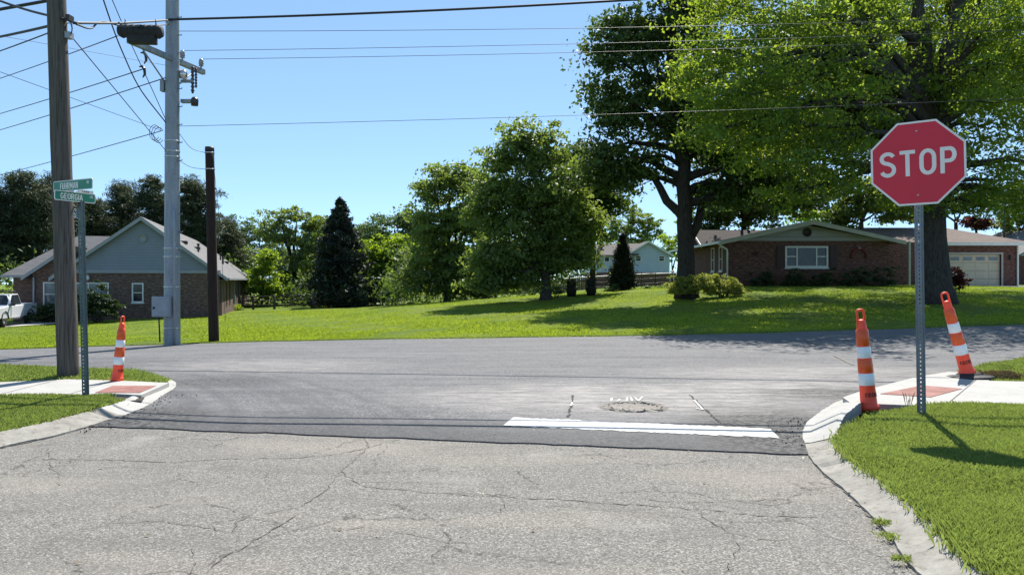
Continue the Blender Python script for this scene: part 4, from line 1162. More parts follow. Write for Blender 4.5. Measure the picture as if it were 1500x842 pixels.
# ================================================================== RIGHT HOUSE
def right_house():
    d = 41.5; x0, x1 = X(1066, d), X(1302, d); w = x1-x0; bz = 1.02
    r = empty('ranch_house', (x0, d, bz), 0, 'long red brick ranch house with a cream front gable and attached garage', 'house')
    E = Z(353, d)-bz
    m = w/2
    AP = Z(326, d)-bz
    wx0, wx1, wz0, wz1 = X(1150,d)-x0, X(1213,d)-x0, Z(392,d)-bz, Z(360.5,d)-bz
    b = MB()
    wall_panel(b, 0, w, -.6, E, 0, [(wx0, wx1, wz0, wz1)])
    L = 12
    b.add([(w,0,-.6),(w,L,-.6),(w,L,E),(w,0,E)], [(0,1,2,3)]); b.add([(0,0,-.6),(0,L,-.6),(0,L,E),(0,0,E)], [(3,2,1,0)]); b.add([(0,L,-.6),(w,L,-.6),(w,L,E),(0,L,E)], [(3,2,1,0)])
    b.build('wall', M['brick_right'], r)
    c0, c1 = X(1167.5,d)-x0, X(1196,d)-x0
    mz = (wz0+wz1)/2+.02
    window(r, wx0, wx1, wz0, wz1, 0, 'trim_white', cols=(c0, c1), rows=((mz, wx0+.06, c0-.03), (mz, c1+.03, wx1-.06)), fw=.10, label='wide white framed picture window')
    for a, c in ((wx0-.50, wx0-.06), (wx1+.06, wx1+.50)):
        s = MB(); s.box(a, c, -.05, -.003, wz0-.02, wz1+.02)
        for k in range(14):
            zz = wz0+.1+k*(wz1-wz0-.2)/13; s.box(a+.05, c-.05, -.075, -.052, zz, zz+.045)
        s.build('shutter', M['shutter'], r)
    # windows on the left side wall
    Rm = Matrix.Rotation(-PI/2, 4, 'Z')
    for yy in (1.0, 2.7): window(r, -yy-.7, -yy, .9, E-.25, 0, 'trim_white', rows=(1.6,), Mx=Rm)
    g = MB(); g.prism([(-.02, E+.003), (w+.02, E+.003), (m, AP-.16)], -.03, .08); g.build('gable', M['siding_cream'], r)
    v = MB(); v.lathe([(0, 0), (.25, 0), (.25, .05), (.2, .06), (.19, .02), (0, .015)], 22)
    vo = v.build('gable_vent', M['dark_metal'], r); vo.rotation_euler = (PI/2, 0, 0); vo.location = (m-.08, -.035, AP-.55)
    o_ = .6; s_ = (AP-E)/(m); ez = E - s_*o_ + .10
    rb = MB(); yo = -.7
    roof_plane(rb, [(w+o_, yo, ez), (w+o_, L+.4, ez), (m, L+.4, AP+.08), (m, yo, AP+.08)])
    roof_plane(rb, [(-o_, L+.4, ez), (-o_, yo, ez), (m, yo, AP+.08), (m, L+.4, AP+.08)])
    # rear cross gable on the left
    rb.build('roof', M['roof_brown'], r)
    bb = MB()
    for xe in (-o_, w+o_):
        bb.add([(xe, yo-.04, ez-.20), (xe, yo-.04, ez+.006), (m, yo-.04, AP+.086), (m, yo-.04, AP-.16), (xe, yo+.02, ez-.20), (xe, yo+.02, ez+.006), (m, yo+.02, AP+.086), (m, yo+.02, AP-.16)],
               [(0,1,2,3), (7,6,5,4), (0,4,5,1), (3,2,6,7), (0,3,7,4), (1,5,6,2)])
    bb.build('bargeboard', M['trim_cream'], r)
    sf = MB(); sf.add([(-o_+.02, yo+.03, ez-.16), (0, yo+.03, E-.02), (0, L, E-.02), (-o_+.02, L, ez-.16)], [(3,2,1,0)]); sf.build('soffit', M['soffit'], r)
    gt = MB(); gt.box(-o_-.12, -o_, yo, L+.3, ez-.14, ez-.01); gt.build('gutter', M['trim_white'], r)
    ds = MB(); ds.tube([(-o_-.05, -.3, ez-.1), (-.07, -.12, ez-.45), (-.05, -.10, ez-.6), (-.05, -.10, -.4)], .05, 8); ds.build('downspout', M['trim_white'], r)
    # cross gable on the left side wall, set back from the front
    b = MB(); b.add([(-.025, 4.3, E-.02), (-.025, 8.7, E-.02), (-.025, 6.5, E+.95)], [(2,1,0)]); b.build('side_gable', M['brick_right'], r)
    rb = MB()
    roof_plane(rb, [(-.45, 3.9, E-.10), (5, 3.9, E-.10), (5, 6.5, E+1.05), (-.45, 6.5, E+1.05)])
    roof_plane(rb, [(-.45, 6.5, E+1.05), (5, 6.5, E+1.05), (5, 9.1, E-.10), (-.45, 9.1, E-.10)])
    rb.build('side_gable_roof', M['roof_shaded'], r)
    bb = MB()
    for ye in (3.9, 9.1):
        bb.add([(-.49, ye, E-.26), (-.49, ye, E-.09), (-.49, 6.5, E+1.06), (-.49, 6.5, E+.88), (-.45, ye, E-.26), (-.45, ye, E-.09), (-.45, 6.5, E+1.06), (-.45, 6.5, E+.88)],
               [(0,1,2,3), (7,6,5,4), (0,4,5,1), (3,2,6,7), (0,3,7,4), (1,5,6,2)])
    bb.build('bargeboard', M['trim_cream'], r)
    # wall ornaments
    sx, sz = X(1106.5,d)-x0, Z(371.5,d)-bz
    st = MB(); n = 5
    P_ = []
    for i in range(10):
        rr = .26 if i % 2 == 0 else .11; q = PI/2 + i*PI/5; P_.append((sx + rr*math.cos(q), -.012, sz + rr*math.sin(q)))
    st.add(P_ + [(sx, -.06, sz)], [(i, (i+1) % 10, 10) for i in range(10)]); st.build('wall_star', M['star_rust'], r)
    wr = MB(); px_, pz_ = X(1258,d)-x0, Z(373,d)-bz
    arc = [(px_ + .42*math.cos(q), -.06, pz_ - .1 + .42*math.sin(q)) for q in np.linspace(-.3, PI+.3, 16)]
    wr.tube(arc, .07, 7); wo = wr.build('wall_wreath', M['wreath'], r)
    bo = MB(); bo.lathe([(0, .09), (.08, .05), (.09, 0), (0, -.03)], 10, 0, (px_, -.09, pz_+.34)); bo.build('bow', M['trim_cream'], wo)
    # recessed entry between the gable wing and the garage
    d2 = 48.0; y2 = d2-d
    gx0 = X(1340, d2)-x0; gx1 = X(1489, d2)-x0
    E2 = Z(357, d2)-bz+.05
    pw = MB(); yb = 5.5
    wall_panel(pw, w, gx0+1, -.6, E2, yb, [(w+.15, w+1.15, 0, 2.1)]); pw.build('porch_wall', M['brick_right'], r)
    do = MB(); do.box(w+.17, w+1.13, yb+.04, yb+.09, .0, 2.08); do.box(w+.3, w+.6, yb+.028, yb+.041, 1.1, 1.9); do.box(w+.7, w+1.0, yb+.028, yb+.041, 1.1, 1.9); dd = do.build('door', M['door'], r)
    hn = MB(); hn.tube([(w+1.03, yb+.0, .95), (w+1.03, yb+.03, 1.1)], .02, 6); hn.build('handle', M['chrome'], dd)
    pp = MB(); qx = X(1331.5, 45)-x0; pp.box(qx-.06, qx+.06, 3.4, 3.52, -.1, E2-.05); pp.build('porch_post', M['trim_cream'], r)
    # garage wing
    dz0, dz1 = -.05, Z(372.5, d2)-bz
    ga, gb = X(1372, d2)-x0, X(1466.5, d2)-x0
    b = MB(); wall_panel(b, gx0, gx1, -.6, E2, y2, [(ga, gb, dz0, dz1)], .25)
    b.add([(gx1,y2,-.6),(gx1,y2+8,-.6),(gx1,y2+8,E2),(gx1,y2,E2)], [(0,1,2,3)]); b.add([(gx0,y2,-.6),(gx0,y2+8,-.6),(gx0,y2+8,E2),(gx0,y2,E2)], [(3,2,1,0)])
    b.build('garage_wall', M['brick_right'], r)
    gd = MB(); hh = (dz1-dz0)/4
    for k in range(4):
        z0 = dz0 + k*hh
        gd.box(ga+.01, gb-.01, y2+.14, y2+.2, z0, z0+hh-.015)
        for j in range(5):
            pw_ = (gb-ga)/5; gd.box(ga+j*pw_+.1, ga+(j+1)*pw_-.1, y2+.125, y2+.139, z0+.09, z0+hh-.1)
    gdo = gd.build('garage_door', M['garage'], r)
    for j in range(5):
        gl = MB(); pw_ = (gb-ga)/5; gl.box(ga+j*pw_+.14, ga+(j+1)*pw_-.14, y2+.11, y2+.124, dz0+3*hh+.13, dz1-.16)
        gl.build('door_pane', M['glass_curtain'], gdo)
    tr = MB(); tr.box(ga-.12, ga-.002, y2-.03, y2+.02, dz0, dz1+.12); tr.box(gb+.002, gb+.12, y2-.03, y2+.02, dz0, dz1+.12); tr.box(ga-.002, gb+.002, y2-.03, y2+.02, dz1+.003, dz1+.12); tr.build('garage_trim', M['trim_cream'], r)
    lp = MB(); lx = X(1478,d2)-x0; lp.lathe([(0,.16), (.06,.1), (.08,-.08), (.03,-.16), (0,-.17)], 10, 0, (lx, y2-.12, 1.85)); lp.tube([(lx,y2,2.0), (lx,y2-.12,2.02)], .015, 6); lp.build('wall_lamp', M['dark_metal'], r)
    rb = MB(); rid = Z(333.5, d2+4)-bz; xr = gx1+.6; xl = X(1281,46)-x0
    ex = E2+.0
    roof_plane(rb, [(xl-1.5, y2-.7, ex), (xr, y2-.7, ex), (xr-3.0, y2+4, rid), (xl-1.5, y2+4, rid)])
    roof_plane(rb, [(xr, y2-.7, ex), (xr, y2+8.7, ex), (xr-3.0, y2+4, rid)])
    roof_plane(rb, [(xr, y2+8.7, ex), (xl-1.5, y2+8.7, ex), (xl-1.5, y2+4, rid), (xr-3.0, y2+4, rid)])
    ro = rb.build('garage_roof', M['roof_brown'], r)
    fa = MB(); fa.box(xl+.6, xr+.02, y2-.78, y2-.71, ex-.20, ex+.01); fa.build('fascia', M['trim_white'], r)
    sf = MB(); sf.box(w+.1, xr-.1, y2-.69, y2-.02, ex-.16, ex-.13); sf.build('soffit', M['soffit'], r)
    cb = MB(); px_ = X(1471, d2+3)-x0; cb.tube([(px_, y2+3, rid-.9), (px_, y2+3, rid+1.25)], .07, 8); cb.lathe([(0,.16), (.14,.1), (.12,0), (0,0)], 10, 0, (px_, y2+3, rid+1.2)); cb.build('vent_pipe', M['dark_metal'], ro)
    ds = MB(); ds.box(gx1-.02, gx1+.07, y2-.12, y2-.02, -.4, ex-.16); ds.build('downspout', M['trim_white'], r)
    return x0, bz, gx1, y2
right_house()
b = MB(); vs = []
for x, y in [(X(1392,47), 46.6), (X(1372,47), 47.6), (X(1372,47), 47.9), (34, 47.9), (42, 45), (42, 34), (34, 36.5), (30, 40), (X(1425,44), 44.3)][::-1]: vs.append((x, y, H(x, y) + .06))
b.add(vs, [tuple(range(len(vs)))]); tag(b.build('driveway', M['concrete_drive']), kind='structure')
# neighbour's house at the right edge
def edge_house():
    d = 56; x0 = X(1491, d); bz = .95
    r = empty('neighbour_house', (x0, d, bz), 0, 'pale gabled house just showing at the right edge past the garage', 'house')
    b = MB(); b.box(0, 8, 0, 8, -.6, 2.3); b.build('wall', M['brick_right'], r)
    rb = MB(); roof_plane(rb, [(-.5, -.4, 2.2), (4, -.4, 4.6), (4, 8.4, 4.6), (-.5, 8.4, 2.2)][::-1]); roof_plane(rb, [(4, -.4, 4.6), (8.5, -.4, 2.2), (8.5, 8.4, 2.2), (4, 8.4, 4.6)][::-1])
    rb.build('roof', M['roof_grey'], r)
    g = MB(); g.prism([(0, 2.303), (8, 2.303), (4, 4.42)], -.02, .1); g.build('gable', M['siding_pale'], r)
edge_house()

# ================================================================== PALE BLUE HOUSE
def blue_house():
    d = 92; s = d/F; x0, xm, x1 = X(866,d), X(938,d), X(981,d); bz = .3
    r = empty('two_storey_house', (x0, d, bz), 0, 'pale blue sided two storey house with a brick lower floor beyond the fence', 'house')
    e = Z(373,d)-bz; ap = Z(354,d)-bz; k = Z(399,d)-bz; w = x1-x0; a = xm-x0
    b = MB(); b.box(0, w, 0, 9, k, e); b.build('siding_wall', M['siding_pale'], r)
    b = MB(); b.box(.04, w-.04, .04, 8.9, -.5, k); b.build('brick_base', M['brick_far'], r)
    # gable at the right end faces the road, long roof to the left
    g = MB(); mid = w-(w-a)/2-.9; gl = w-2*(w-mid)
    g.prism([(gl, e), (w, e), (mid, ap-.1)], -.02, .1); g.build('gable', M['siding_pale'], r)
    rb = MB()
    roof_plane(rb, [(gl-.2, -.5, e-.12), (mid, -.5, ap+.08), (mid, 9.4, ap+.08), (gl-.2, 9.4, e-.12)][::-1])
    roof_plane(rb, [(mid, -.5, ap+.08), (w+.4, -.5, e-.12), (w+.4, 9.4, e-.12), (mid, 9.4, ap+.08)][::-1])
    roof_plane(rb, [(-.4, -.5, e-.05), (gl+1.5, -.5, e-.05), (mid, 4.5, ap-.0), (-.4, 4.5, ap-.0)])
    ro = rb.build('roof', M['roof_far'], r)
    bb = MB()
    for xe in (gl-.2, w+.4):
        bb.add([(xe, -.55, e-.32), (xe, -.55, e-.11), (mid, -.55, ap+.09), (mid, -.55, ap-.12), (xe, -.49, e-.32), (xe, -.49, e-.11), (mid, -.49, ap+.09), (mid, -.49, ap-.12)],
               [(0,1,2,3), (7,6,5,4), (0,4,5,1), (3,2,6,7), (0,3,7,4), (1,5,6,2)])
    bb.build('bargeboard', M['trim_white'], r)
    for px in (935, 969):
        xc = X(px,d)-x0; window(r, xc-.38, xc+.38, Z(383,d)-bz, Z(374.5,d)-bz, -.06, rows=(Z(378.5,d)-bz,), fw=.09, sill=False)
    for px in (876, 889): xc = X(px,d)-x0; window(r, xc-.35, xc+.35, Z(384,d)-bz, Z(376,d)-bz, -.06, fw=.09, sill=False)
    c = MB(); xc = X(884,d)-x0; c.box(xc-.25, xc+.25, 2.5, 3.0, ap-1.6, ap+.3); c.build('chimney', M['dark_metal'], ro)
blue_house()

# ================================================================== FENCES AND GARDEN
def board_fence():
    d0 = 66; xa, xb = X(748, d0), X(990, d0)
    r = empty('board_fence', (xa, d0, .3), 0, 'low brown board fence running behind the lawn trees before the pale blue house', 'fence')
    n = int((xb-xa)/.16)
    b = MB()
    for i in range(n):
        x = i*.16; z = H(xa+x, d0)-.3; b.box(x, x+.145, 0, .02, z-.2, z+1.05 + random.uniform(-.02, .02))
    b.build('boards', M['fence_brown'], r)
    for zz in (.25, .85):
        c = MB(); c.tube([(t*(xb-xa)/8, .05, H(xa+t*(xb-xa)/8, d0)-.3+zz) for t in range(9)], .035, 4); c.build('rail', M['fence_brown'], r)
    c = MB(); c.tube([(t*(xb-xa)/8, -.02, H(xa+t*(xb-xa)/8, d0)-.3+1.10) for t in range(9)], .055, 4); c.build('top_rail', M['trim_cream'], r)
    for t in range(9):
        x = t*(xb-xa)/8; z = H(xa+x, d0)-.3; c = MB(); c.box(x-.05, x+.05, .03, .13, z-.3, z+1.15); c.build('post', M['fence_brown'], r)
board_fence()
def rail_fence():
    d = 57.0; pxs = [352, 371, 402, 459]
    xs = [X(p, d) for p in pxs]; x0 = xs[0]; z0 = H(x0, d)
    r = empty('split_rail_fence', (x0, d, z0), 0, 'dark three rail wooden fence beside the far end of the left house', 'fence')
    for x in xs:
        z = H(x, d)-z0; b = MB(); b.tube([(x-x0, 0, z-.3), (x-x0, 0, z+1.08)], .10, 8); b.build('post', M['fence_wood'], r)
    for i in range(3):
        for zz in (.32, .66, .98):
            b = MB(); p = Vector((xs[i]-x0-.1, .02, H(xs[i], d)-z0+zz)); q = Vector((xs[i+1]-x0+.1, -.02, H(xs[i+1], d)-z0+zz))
            b.tube([p, p.lerp(q, .5)+Vector((0,0,.02)), q], [.04, .055, .04], 6); b.build('rail', M['fence_wood'], r)
rail_fence()
def bench():
    d = 41; x0 = X(850, d); z0 = H(x0, d)
    r = empty('garden_bench', (x0, d, z0), 0, 'dark garden bench with an arched lattice back under the trees', 'bench')
    b = MB(); 
    for k in range(4): b.box(-.75, .75, -.25+k*.13, -.14+k*.13, .42, .45)
    b.build('seat', M['fence_brown'], r)
    bk = MB(); arc = [(-.7, .3, .45), (-.68, .32, .85)] + [(.62*math.cos(q), .34, .85+.28*math.sin(q)) for q in np.linspace(PI, 0, 11)] + [(.68, .32, .85), (.7, .3, .45)]
    bk.tube(arc, .035, 6)
    for k in range(-5, 6): bk.box(k*.11-.012, k*.11+.012, .31, .33, .46, .88+.22*math.sqrt(max(0, 1-(k/5.6)**2)))
    bk.build('backrest', M['fence_brown'], r)
    for sx in (-.68, .68):
        for sy in (-.2, .25): l = MB(); l.box(sx-.04, sx+.04, sy-.04, sy+.04, -.05, .42); l.build('leg', M['fence_brown'], r)
        a = MB(); a.box(sx-.05, sx+.05, -.28, .32, .64, .68); a.box(sx-.03, sx+.03, -.24, -.18, .45, .64); a.build('armrest', M['fence_brown'], r)
bench()
for px, lab in ((837, 'dark round planter with a clipped bush left of the garden bench'), (866, 'dark round planter with a clipped bush right of the garden bench')):
    d = 39.6; x0 = X(px, d); z0 = H(x0, d)
    r = empty('planter', (x0, d, z0), 0, lab, 'planter', 'planters by the garden bench')
    b = MB(); b.lathe([(0,0), (.22,0), (.30,.42), (.32,.45), (.26,.45), (.25,.38), (0,.38)], 18); b.build('pot', M['dark_metal'], r)
    g = np.random.default_rng(int(px)); c = rvec(g, 700)*np.array([.3,.3,.3])*(.5+.5*g.random((700,1)))+np.array([0,0,.68])
    raw_mesh('foliage', leaf_quads(c, .08, g), None, 4, M['needle_dark'], r)
def wire_fence():
    d = 46.5; x0 = X(880, d); z0 = H(x0, d)
    pxs = [838, 858, 887, 905, 930, 940, 960, 985]
    r = empty('wire_fence', (x0, d, z0), 0, 'thin wire garden fence on slim dark posts beyond the narrow evergreen', 'fence')
    for p in pxs:
        x = X(p, d); b = MB(); b.tube([(x-x0, 0, H(x,d)-z0-.1), (x-x0, 0, H(x,d)-z0+.95)], .022, 6); b.build('post', M['dark_metal'], r)
    for zz in (.3, .6, .9):
        b = MB(); b.tube([(X(p,d)-x0, -.02, H(X(p,d),d)-z0+zz) for p in pxs], .006, 4); b.build('wire', M['dark_metal'], r)
wire_fence()

# ================================================================== TRUCK
def truck():
    loc = Vector((-26.35, 38.0, 0)); loc.z = H(loc.x, loc.y) + .05
    hd = math.radians(-76)     # heading of the bonnet, local +x
    r = empty('pickup_truck', loc, hd, 'white pickup truck with its door open parked on the drive of the left house', 'truck')
    # local: +x front, +y left side, z up; length 5.4, width 1.9
    wd = .93
    b = MB()
    # cab and hood outline (side profile), extruded across
    r.scale = (.92, .92, .92)
    low = [(2.65,.45), (2.70,.95), (2.45,1.05), (1.15,1.13), (.95,1.13), (-.75,1.13), (-.75,.45), (-.6,.42)]
    n = len(low)
    def loft(prof, yw0, yw1=None, mi=0):
        k = len(prof); vs = [(x, -yw0, z) for x, z in prof] + [(x, yw0, z) for x, z in prof]
        fs = [tuple(range(k)), tuple(reversed(range(k, 2*k)))] + [((i+1) % k, i, k+i, k+(i+1) % k) for i in range(k)]
        b.add(vs, fs, mi)
    loft(low, wd)
    b.build('body', M['truck_white'], r, bevel=.05)
    c = MB()
    lo = [(1.05,.86), (-.72,.86)]; hi = [(.35,.72), (-.55,.74)]
    vs = [(1.08,-.86,1.13), (-.74,-.86,1.13), (-.74,.86,1.13), (1.08,.86,1.13), (.38,-.72,1.74), (-.58,-.72,1.76), (-.58,.72,1.76), (.38,.72,1.74)]
    c.add(vs, [(4,5,6,7), (0,4,7,3), (1,2,6,5), (0,1,5,4), (2,3,7,6)]); c.build('cab', M['truck_white'], r, bevel=.04)
    g = MB()
    def inset(a, bb, cc, dd, k=.10, off=.012):
        q = [Vector(v) for v in (a, bb, cc, dd)]; m = sum(q, Vector())/4; nn = (q[1]-q[0]).cross(q[2]-q[0]).normalized()
        if nn.dot(m-Vector((0,0,1.4))) < 0: nn = -nn
        qq = [v.lerp(m, k)+nn*off for v in q]; q2 = [v-nn*.01 for v in qq]
        g.add(qq+q2, [(0,1,2,3), (7,6,5,4), (0,4,5,1), (1,5,6,2), (2,6,7,3), (3,7,4,0)])
    inset(vs[0], vs[3], vs[7], vs[4], .10); g.build('windscreen', M['truck_glass'], r)
    for s, ix in ((1, (2,3,7,6)), (-1, (0,1,5,4))):
        g = MB(); inset(*[vs[i] for i in ix], .14); g.build('side_window', M['truck_glass'], r)
    g = MB(); inset(vs[1], vs[2], vs[6], vs[5], .15); g.build('rear_window', M['truck_glass'], r)
    # bed
    bd = MB(); bd.box(-2.7, -.79, -.93, -.85, .5, 1.18); bd.box(-2.7, -.79, .85, .93, .5, 1.18); bd.box(-2.7, -2.62, -.85, .85, .5, 1.18); bd.box(-.87, -.79, -.85, .85, .5, 1.14); bd.box(-2.62, -.87, -.85, .85, .5, .6)
    bd.build('cargo_bed', M['truck_white'], r)
    # roof bar
    rb = MB(); rb.tube([(.1,-.62,1.76), (.1,-.62,1.90), (.1,.62,1.90), (.1,.62,1.76)], .03, 6); rb.tube([(-.45,-.62,1.77), (-.45,-.62,1.90), (-.45,.62,1.90), (-.45,.62,1.77)], .03, 6); rb.tube([(.1,-.55,1.90), (-.45,-.55,1.90)], .025, 6); rb.tube([(.1,.55,1.90), (-.45,.55,1.90)], .025, 6); rb.build('roof_rack', M['dark_metal'], r)
    # bumpers, grille, lamps
    p = MB(); p.box(2.66, 2.80, -.95, .95, .45, .66); p.build('bumper', M['chrome'], r, bevel=.03)
    p = MB(); p.box(-2.84, -2.70, -.93, .93, .45, .62); p.build('bumper', M['chrome'], r, bevel=.03)
    p = MB(); p.box(2.655, 2.70, -.55, .55, .70, .92); p.build('grille', M['dark_metal'], r)
    for s in (-1, 1):
        p = MB(); p.box(2.63, 2.69, s*.74-.15, s*.74+.15, .72, .90); p.build('headlight', M['lamp_clear'], r, bevel=.02)
        p = MB(); p.box(-2.715, -2.69, s*.84-.07, s*.84+.07, .72, 1.08); p.build('tail_lamp', M['lamp_red'], r)
        p = MB(); p.box(1.0, 1.1, s*1.05-.11, s*1.05+.11, 1.12, 1.30); p.box(1.03, 1.07, s*.9-.08, s*.9+.08, 1.14, 1.18); p.build('mirror', M['dark_metal'], r, bevel=.02)
    for x in (1.75, -1.75):
        for s in (-1, 1):
            w = MB(); w.lathe([(.20,-.11), (.34,-.12), (.37,-.08), (.37,.08), (.34,.12), (.20,.11)], 24)
            wo = w.build('wheel', M['tyre'], r); wo.rotation_euler = (PI/2, 0, 0); wo.location = (x, s*.80, .37)
            k = MB(); k.lathe([(0,-.10), (.08,-.115), (.21,-.10), (.21,.10), (.08,.115), (0,.10)], 18); k.build('rim', M['chrome'], wo)
            a = MB(); arc = [(x+.44*math.cos(q), s*.945, .40+.44*math.sin(q)) for q in np.linspace(0, PI, 12)]; a.tube(arc, .035, 5); a.build('wheel_arch', M['dark_metal'], r)
    # open driver's door on the left side (towards the camera's right): hinged at its front edge
    dr = empty('door', (1.0, .95, 0), math.radians(38)); dr.parent = r
    d = MB(); d.box(-1.15, 0, -.03, .03, .50, 1.13)
    d.build('door_panel', M['truck_white'], dr, bevel=.02)
    fr = MB(); fr.tube([(0,0,1.13), (-.42,-.05,1.68), (-1.05,-.05,1.70), (-1.15,0,1.13)], .035, 6); fr.build('door_frame', M['truck_white'], dr)
    gl = MB(); gl.add([(-.06,.0,1.14), (-1.1,.0,1.14), (-1.02,-.045,1.66), (-.44,-.045,1.64)], [(0,1,2,3)]); gl.build('door_glass', M['truck_glass'], dr, solid=.006)
    hd_ = MB(); hd_.box(-1.08, -.92, .03, .055, .98, 1.03); hd_.build('handle', M['dark_metal'], dr)
    se = MB(); se.box(-.5, .3, -.7, .7, .75, .95); se.box(-.62, -.45, -.7, .7, .9, 1.5); se.build('seat', M['seat_red'], r, bevel=.05)
    st = MB(); st.box(-.65, .95, .94, 1.02, .36, .42); st.build('running_board', M['chrome'], r)
truck()

# ================================================================== LETTERING
GL = {}
def arcp(cx, cy, rx, ry, a0, a1, n=10): return [(cx+rx*math.cos(math.radians(a0+(a1-a0)*i/n)), cy+ry*math.sin(math.radians(a0+(a1-a0)*i/n))) for i in range(n+1)]
# centre-line strokes in a box 0..w x 0..1
GL['S'] = (.62, [arcp(.31,.74,.24,.19,20,270,12) + arcp(.31,.30,.25,.22,90,-160,12)[1:]])
GL['T'] = (.60, [[(0,.93),(.60,.93)], [(.30,.86),(.30,0)]])
GL['O'] = (.62, [arcp(.31,.66,.24,.27,0,180,12) + arcp(.31,.34,.24,.27,180,360,12) + [(.55,.66)]])
GL['P'] = (.58, [[(.07,0),(.07,1)], [(.14,.93),(.34,.93)] + arcp(.34,.70,.18,.23,90,-90,12)[1:] + [(.14,.47)]])
GL['F'] = (.52, [[(.07,0),(.07,1)], [(.14,.93),(.52,.93)], [(.14,.52),(.45,.52)]])
GL['U'] = (.60, [[(.07,1),(.07,.28)] + arcp(.30,.28,.23,.21,180,360,12) + [(.53,1)]])
GL['H'] = (.60, [[(.07,0),(.07,1)], [(.53,0),(.53,1)], [(.14,.5),(.46,.5)]])
GL['R'] = (.60, [[(.07,0),(.07,1)], [(.14,.93),(.34,.93)] + arcp(.34,.72,.18,.21,90,-90,12)[1:] + [(.14,.51)], [(.30,.50),(.54,0)]])
GL['M'] = (.74, [[(.07,0),(.07,1)], [(.67,0),(.67,1)], [(.12,.95),(.37,.25)], [(.37,.25),(.62,.95)]])
GL['A'] = (.64, [[(.04,0),(.32,1)], [(.32,1),(.60,0)], [(.16,.30),(.48,.30)]])
GL['N'] = (.62, [[(.07,0),(.07,1)], [(.55,0),(.55,1)], [(.11,.95),(.51,.05)]])
GL['G'] = (.62, [arcp(.31,.66,.24,.27,25,180,10) + arcp(.31,.34,.24,.27,180,350,12) + [(.55,.46),(.34,.46)]])
GL['E'] = (.52, [[(.07,0),(.07,1)], [(.14,.93),(.52,.93)], [(.14,.07),(.52,.07)], [(.14,.51),(.45,.51)]])
GL['I'] = (.14, [[(.07,0),(.07,1)]])
GL['D'] = (.60, [[(.07,0),(.07,1)], [(.14,.93),(.26,.93)] + arcp(.26,.50,.27,.43,90,-90,14)[1:] + [(.14,.07)]])
GL['L'] = (.50, [[(.07,0),(.07,1)], [(.14,.07),(.50,.07)]])
GL['C'] = (.60, [arcp(.31,.66,.24,.27,20,180,10) + arcp(.31,.34,.24,.27,180,340,12)])
GL['1'] = (.30, [[(.16,0),(.16,1)], [(.02,.82),(.14,.93)]])
GL['0'] = GL['O']
GL['4'] = (.56, [[(.42,0),(.42,1)], [(.38,.95),(.04,.32)], [(.02,.27),(.35,.27)]])
def letters(text, height, width=1., sw=.14, gap=.12):
    """builder in the x,z plane (front face towards -y), centred on the origin"""
    b = MB(); x = 0; k = 0
    tot = sum(GL[c][0] if c != ' ' else .35 for c in text) + gap*(len(text)-1)
    for ch in text:
        if ch == ' ': x += .35+gap; continue
        w, ss = GL[ch]
        for s in ss:
            pts = [Vector(((x + p[0] - tot/2)*height*width, (p[1]-.5)*height)) for p in s]
            closed = (pts[0]-pts[-1]).length < 1e-6
            vs = []; hw = sw*height/2
            y0 = -.0012 - .0004*(k % 3); k += 1
            for i, p in enumerate(pts):
                pa = pts[i-1] if i else (pts[-2] if closed else None); pb = pts[i+1] if i < len(pts)-1 else (pts[1] if closed else None)
                d1 = (p-pa).normalized() if pa is not None else None; d2 = (pb-p).normalized() if pb is not None else None
                d = ((d1 or d2) + (d2 or d1)).normalized(); n = Vector((-d.y, d.x))
                ml = 1/max(.5, n.dot(Vector((-(d2 or d1).y, (d2 or d1).x))))
                q1, q2 = p+n*hw*ml, p-n*hw*ml
                vs += [(q1.x, y0, q1.y), (q2.x, y0, q2.y), (q1.x, 0, q1.y), (q2.x, 0, q2.y)]
            fs = []
            for i in range(len(pts)-1):
                a = 4*i; c = a+4
                fs += [(a, a+1, c+1, c), (a+2, a, c, c+2), (a+1, a+3, c+3, c+1)]
            b.add(vs, fs)
        x += w + gap
    return b
def octagon(R): return [(R*math.cos(PI/8+i*PI/4), R*math.sin(PI/8+i*PI/4)) for i in range(8)]

def u_channel(height, holes_from=0., w=.08, pitch=.0254*1.6):
    """hat-section sign post with real punched holes, sheet metal thickened by a modifier; web faces -y"""
    b = MB()
    rows = [0.]; z = 0; flags = []
    while z < height:
        flags.append(z > holes_from); rows += [z+pitch*.62, z+pitch]; z += pitch
    web = [-.016, -.0055, .0055, .016]
    n = len(rows)
    for j in range(n-1):
        hole = (j % 2 == 1) and flags[j//2]
        for i in range(3):
            if i == 1 and hole: continue
            b.add([(web[i],0,rows[j]), (web[i+1],0,rows[j]), (web[i+1],0,rows[j+1]), (web[i],0,rows[j+1])], [(0,1,2,3)])
    top = rows[-1]
    for s in (-1, 1):
        prof = [(s*.016, 0), (s*.026, .032), (s*w/2, .034)]
        for i in range(2):
            (xa, ya), (xb, yb) = prof[i], prof[i+1]
            q = [(xa,ya,0), (xb,yb,0), (xb,yb,top), (xa,ya,top)]
            b.add(q, [(0,1,2,3) if s > 0 else (3,2,1,0)])
    return b

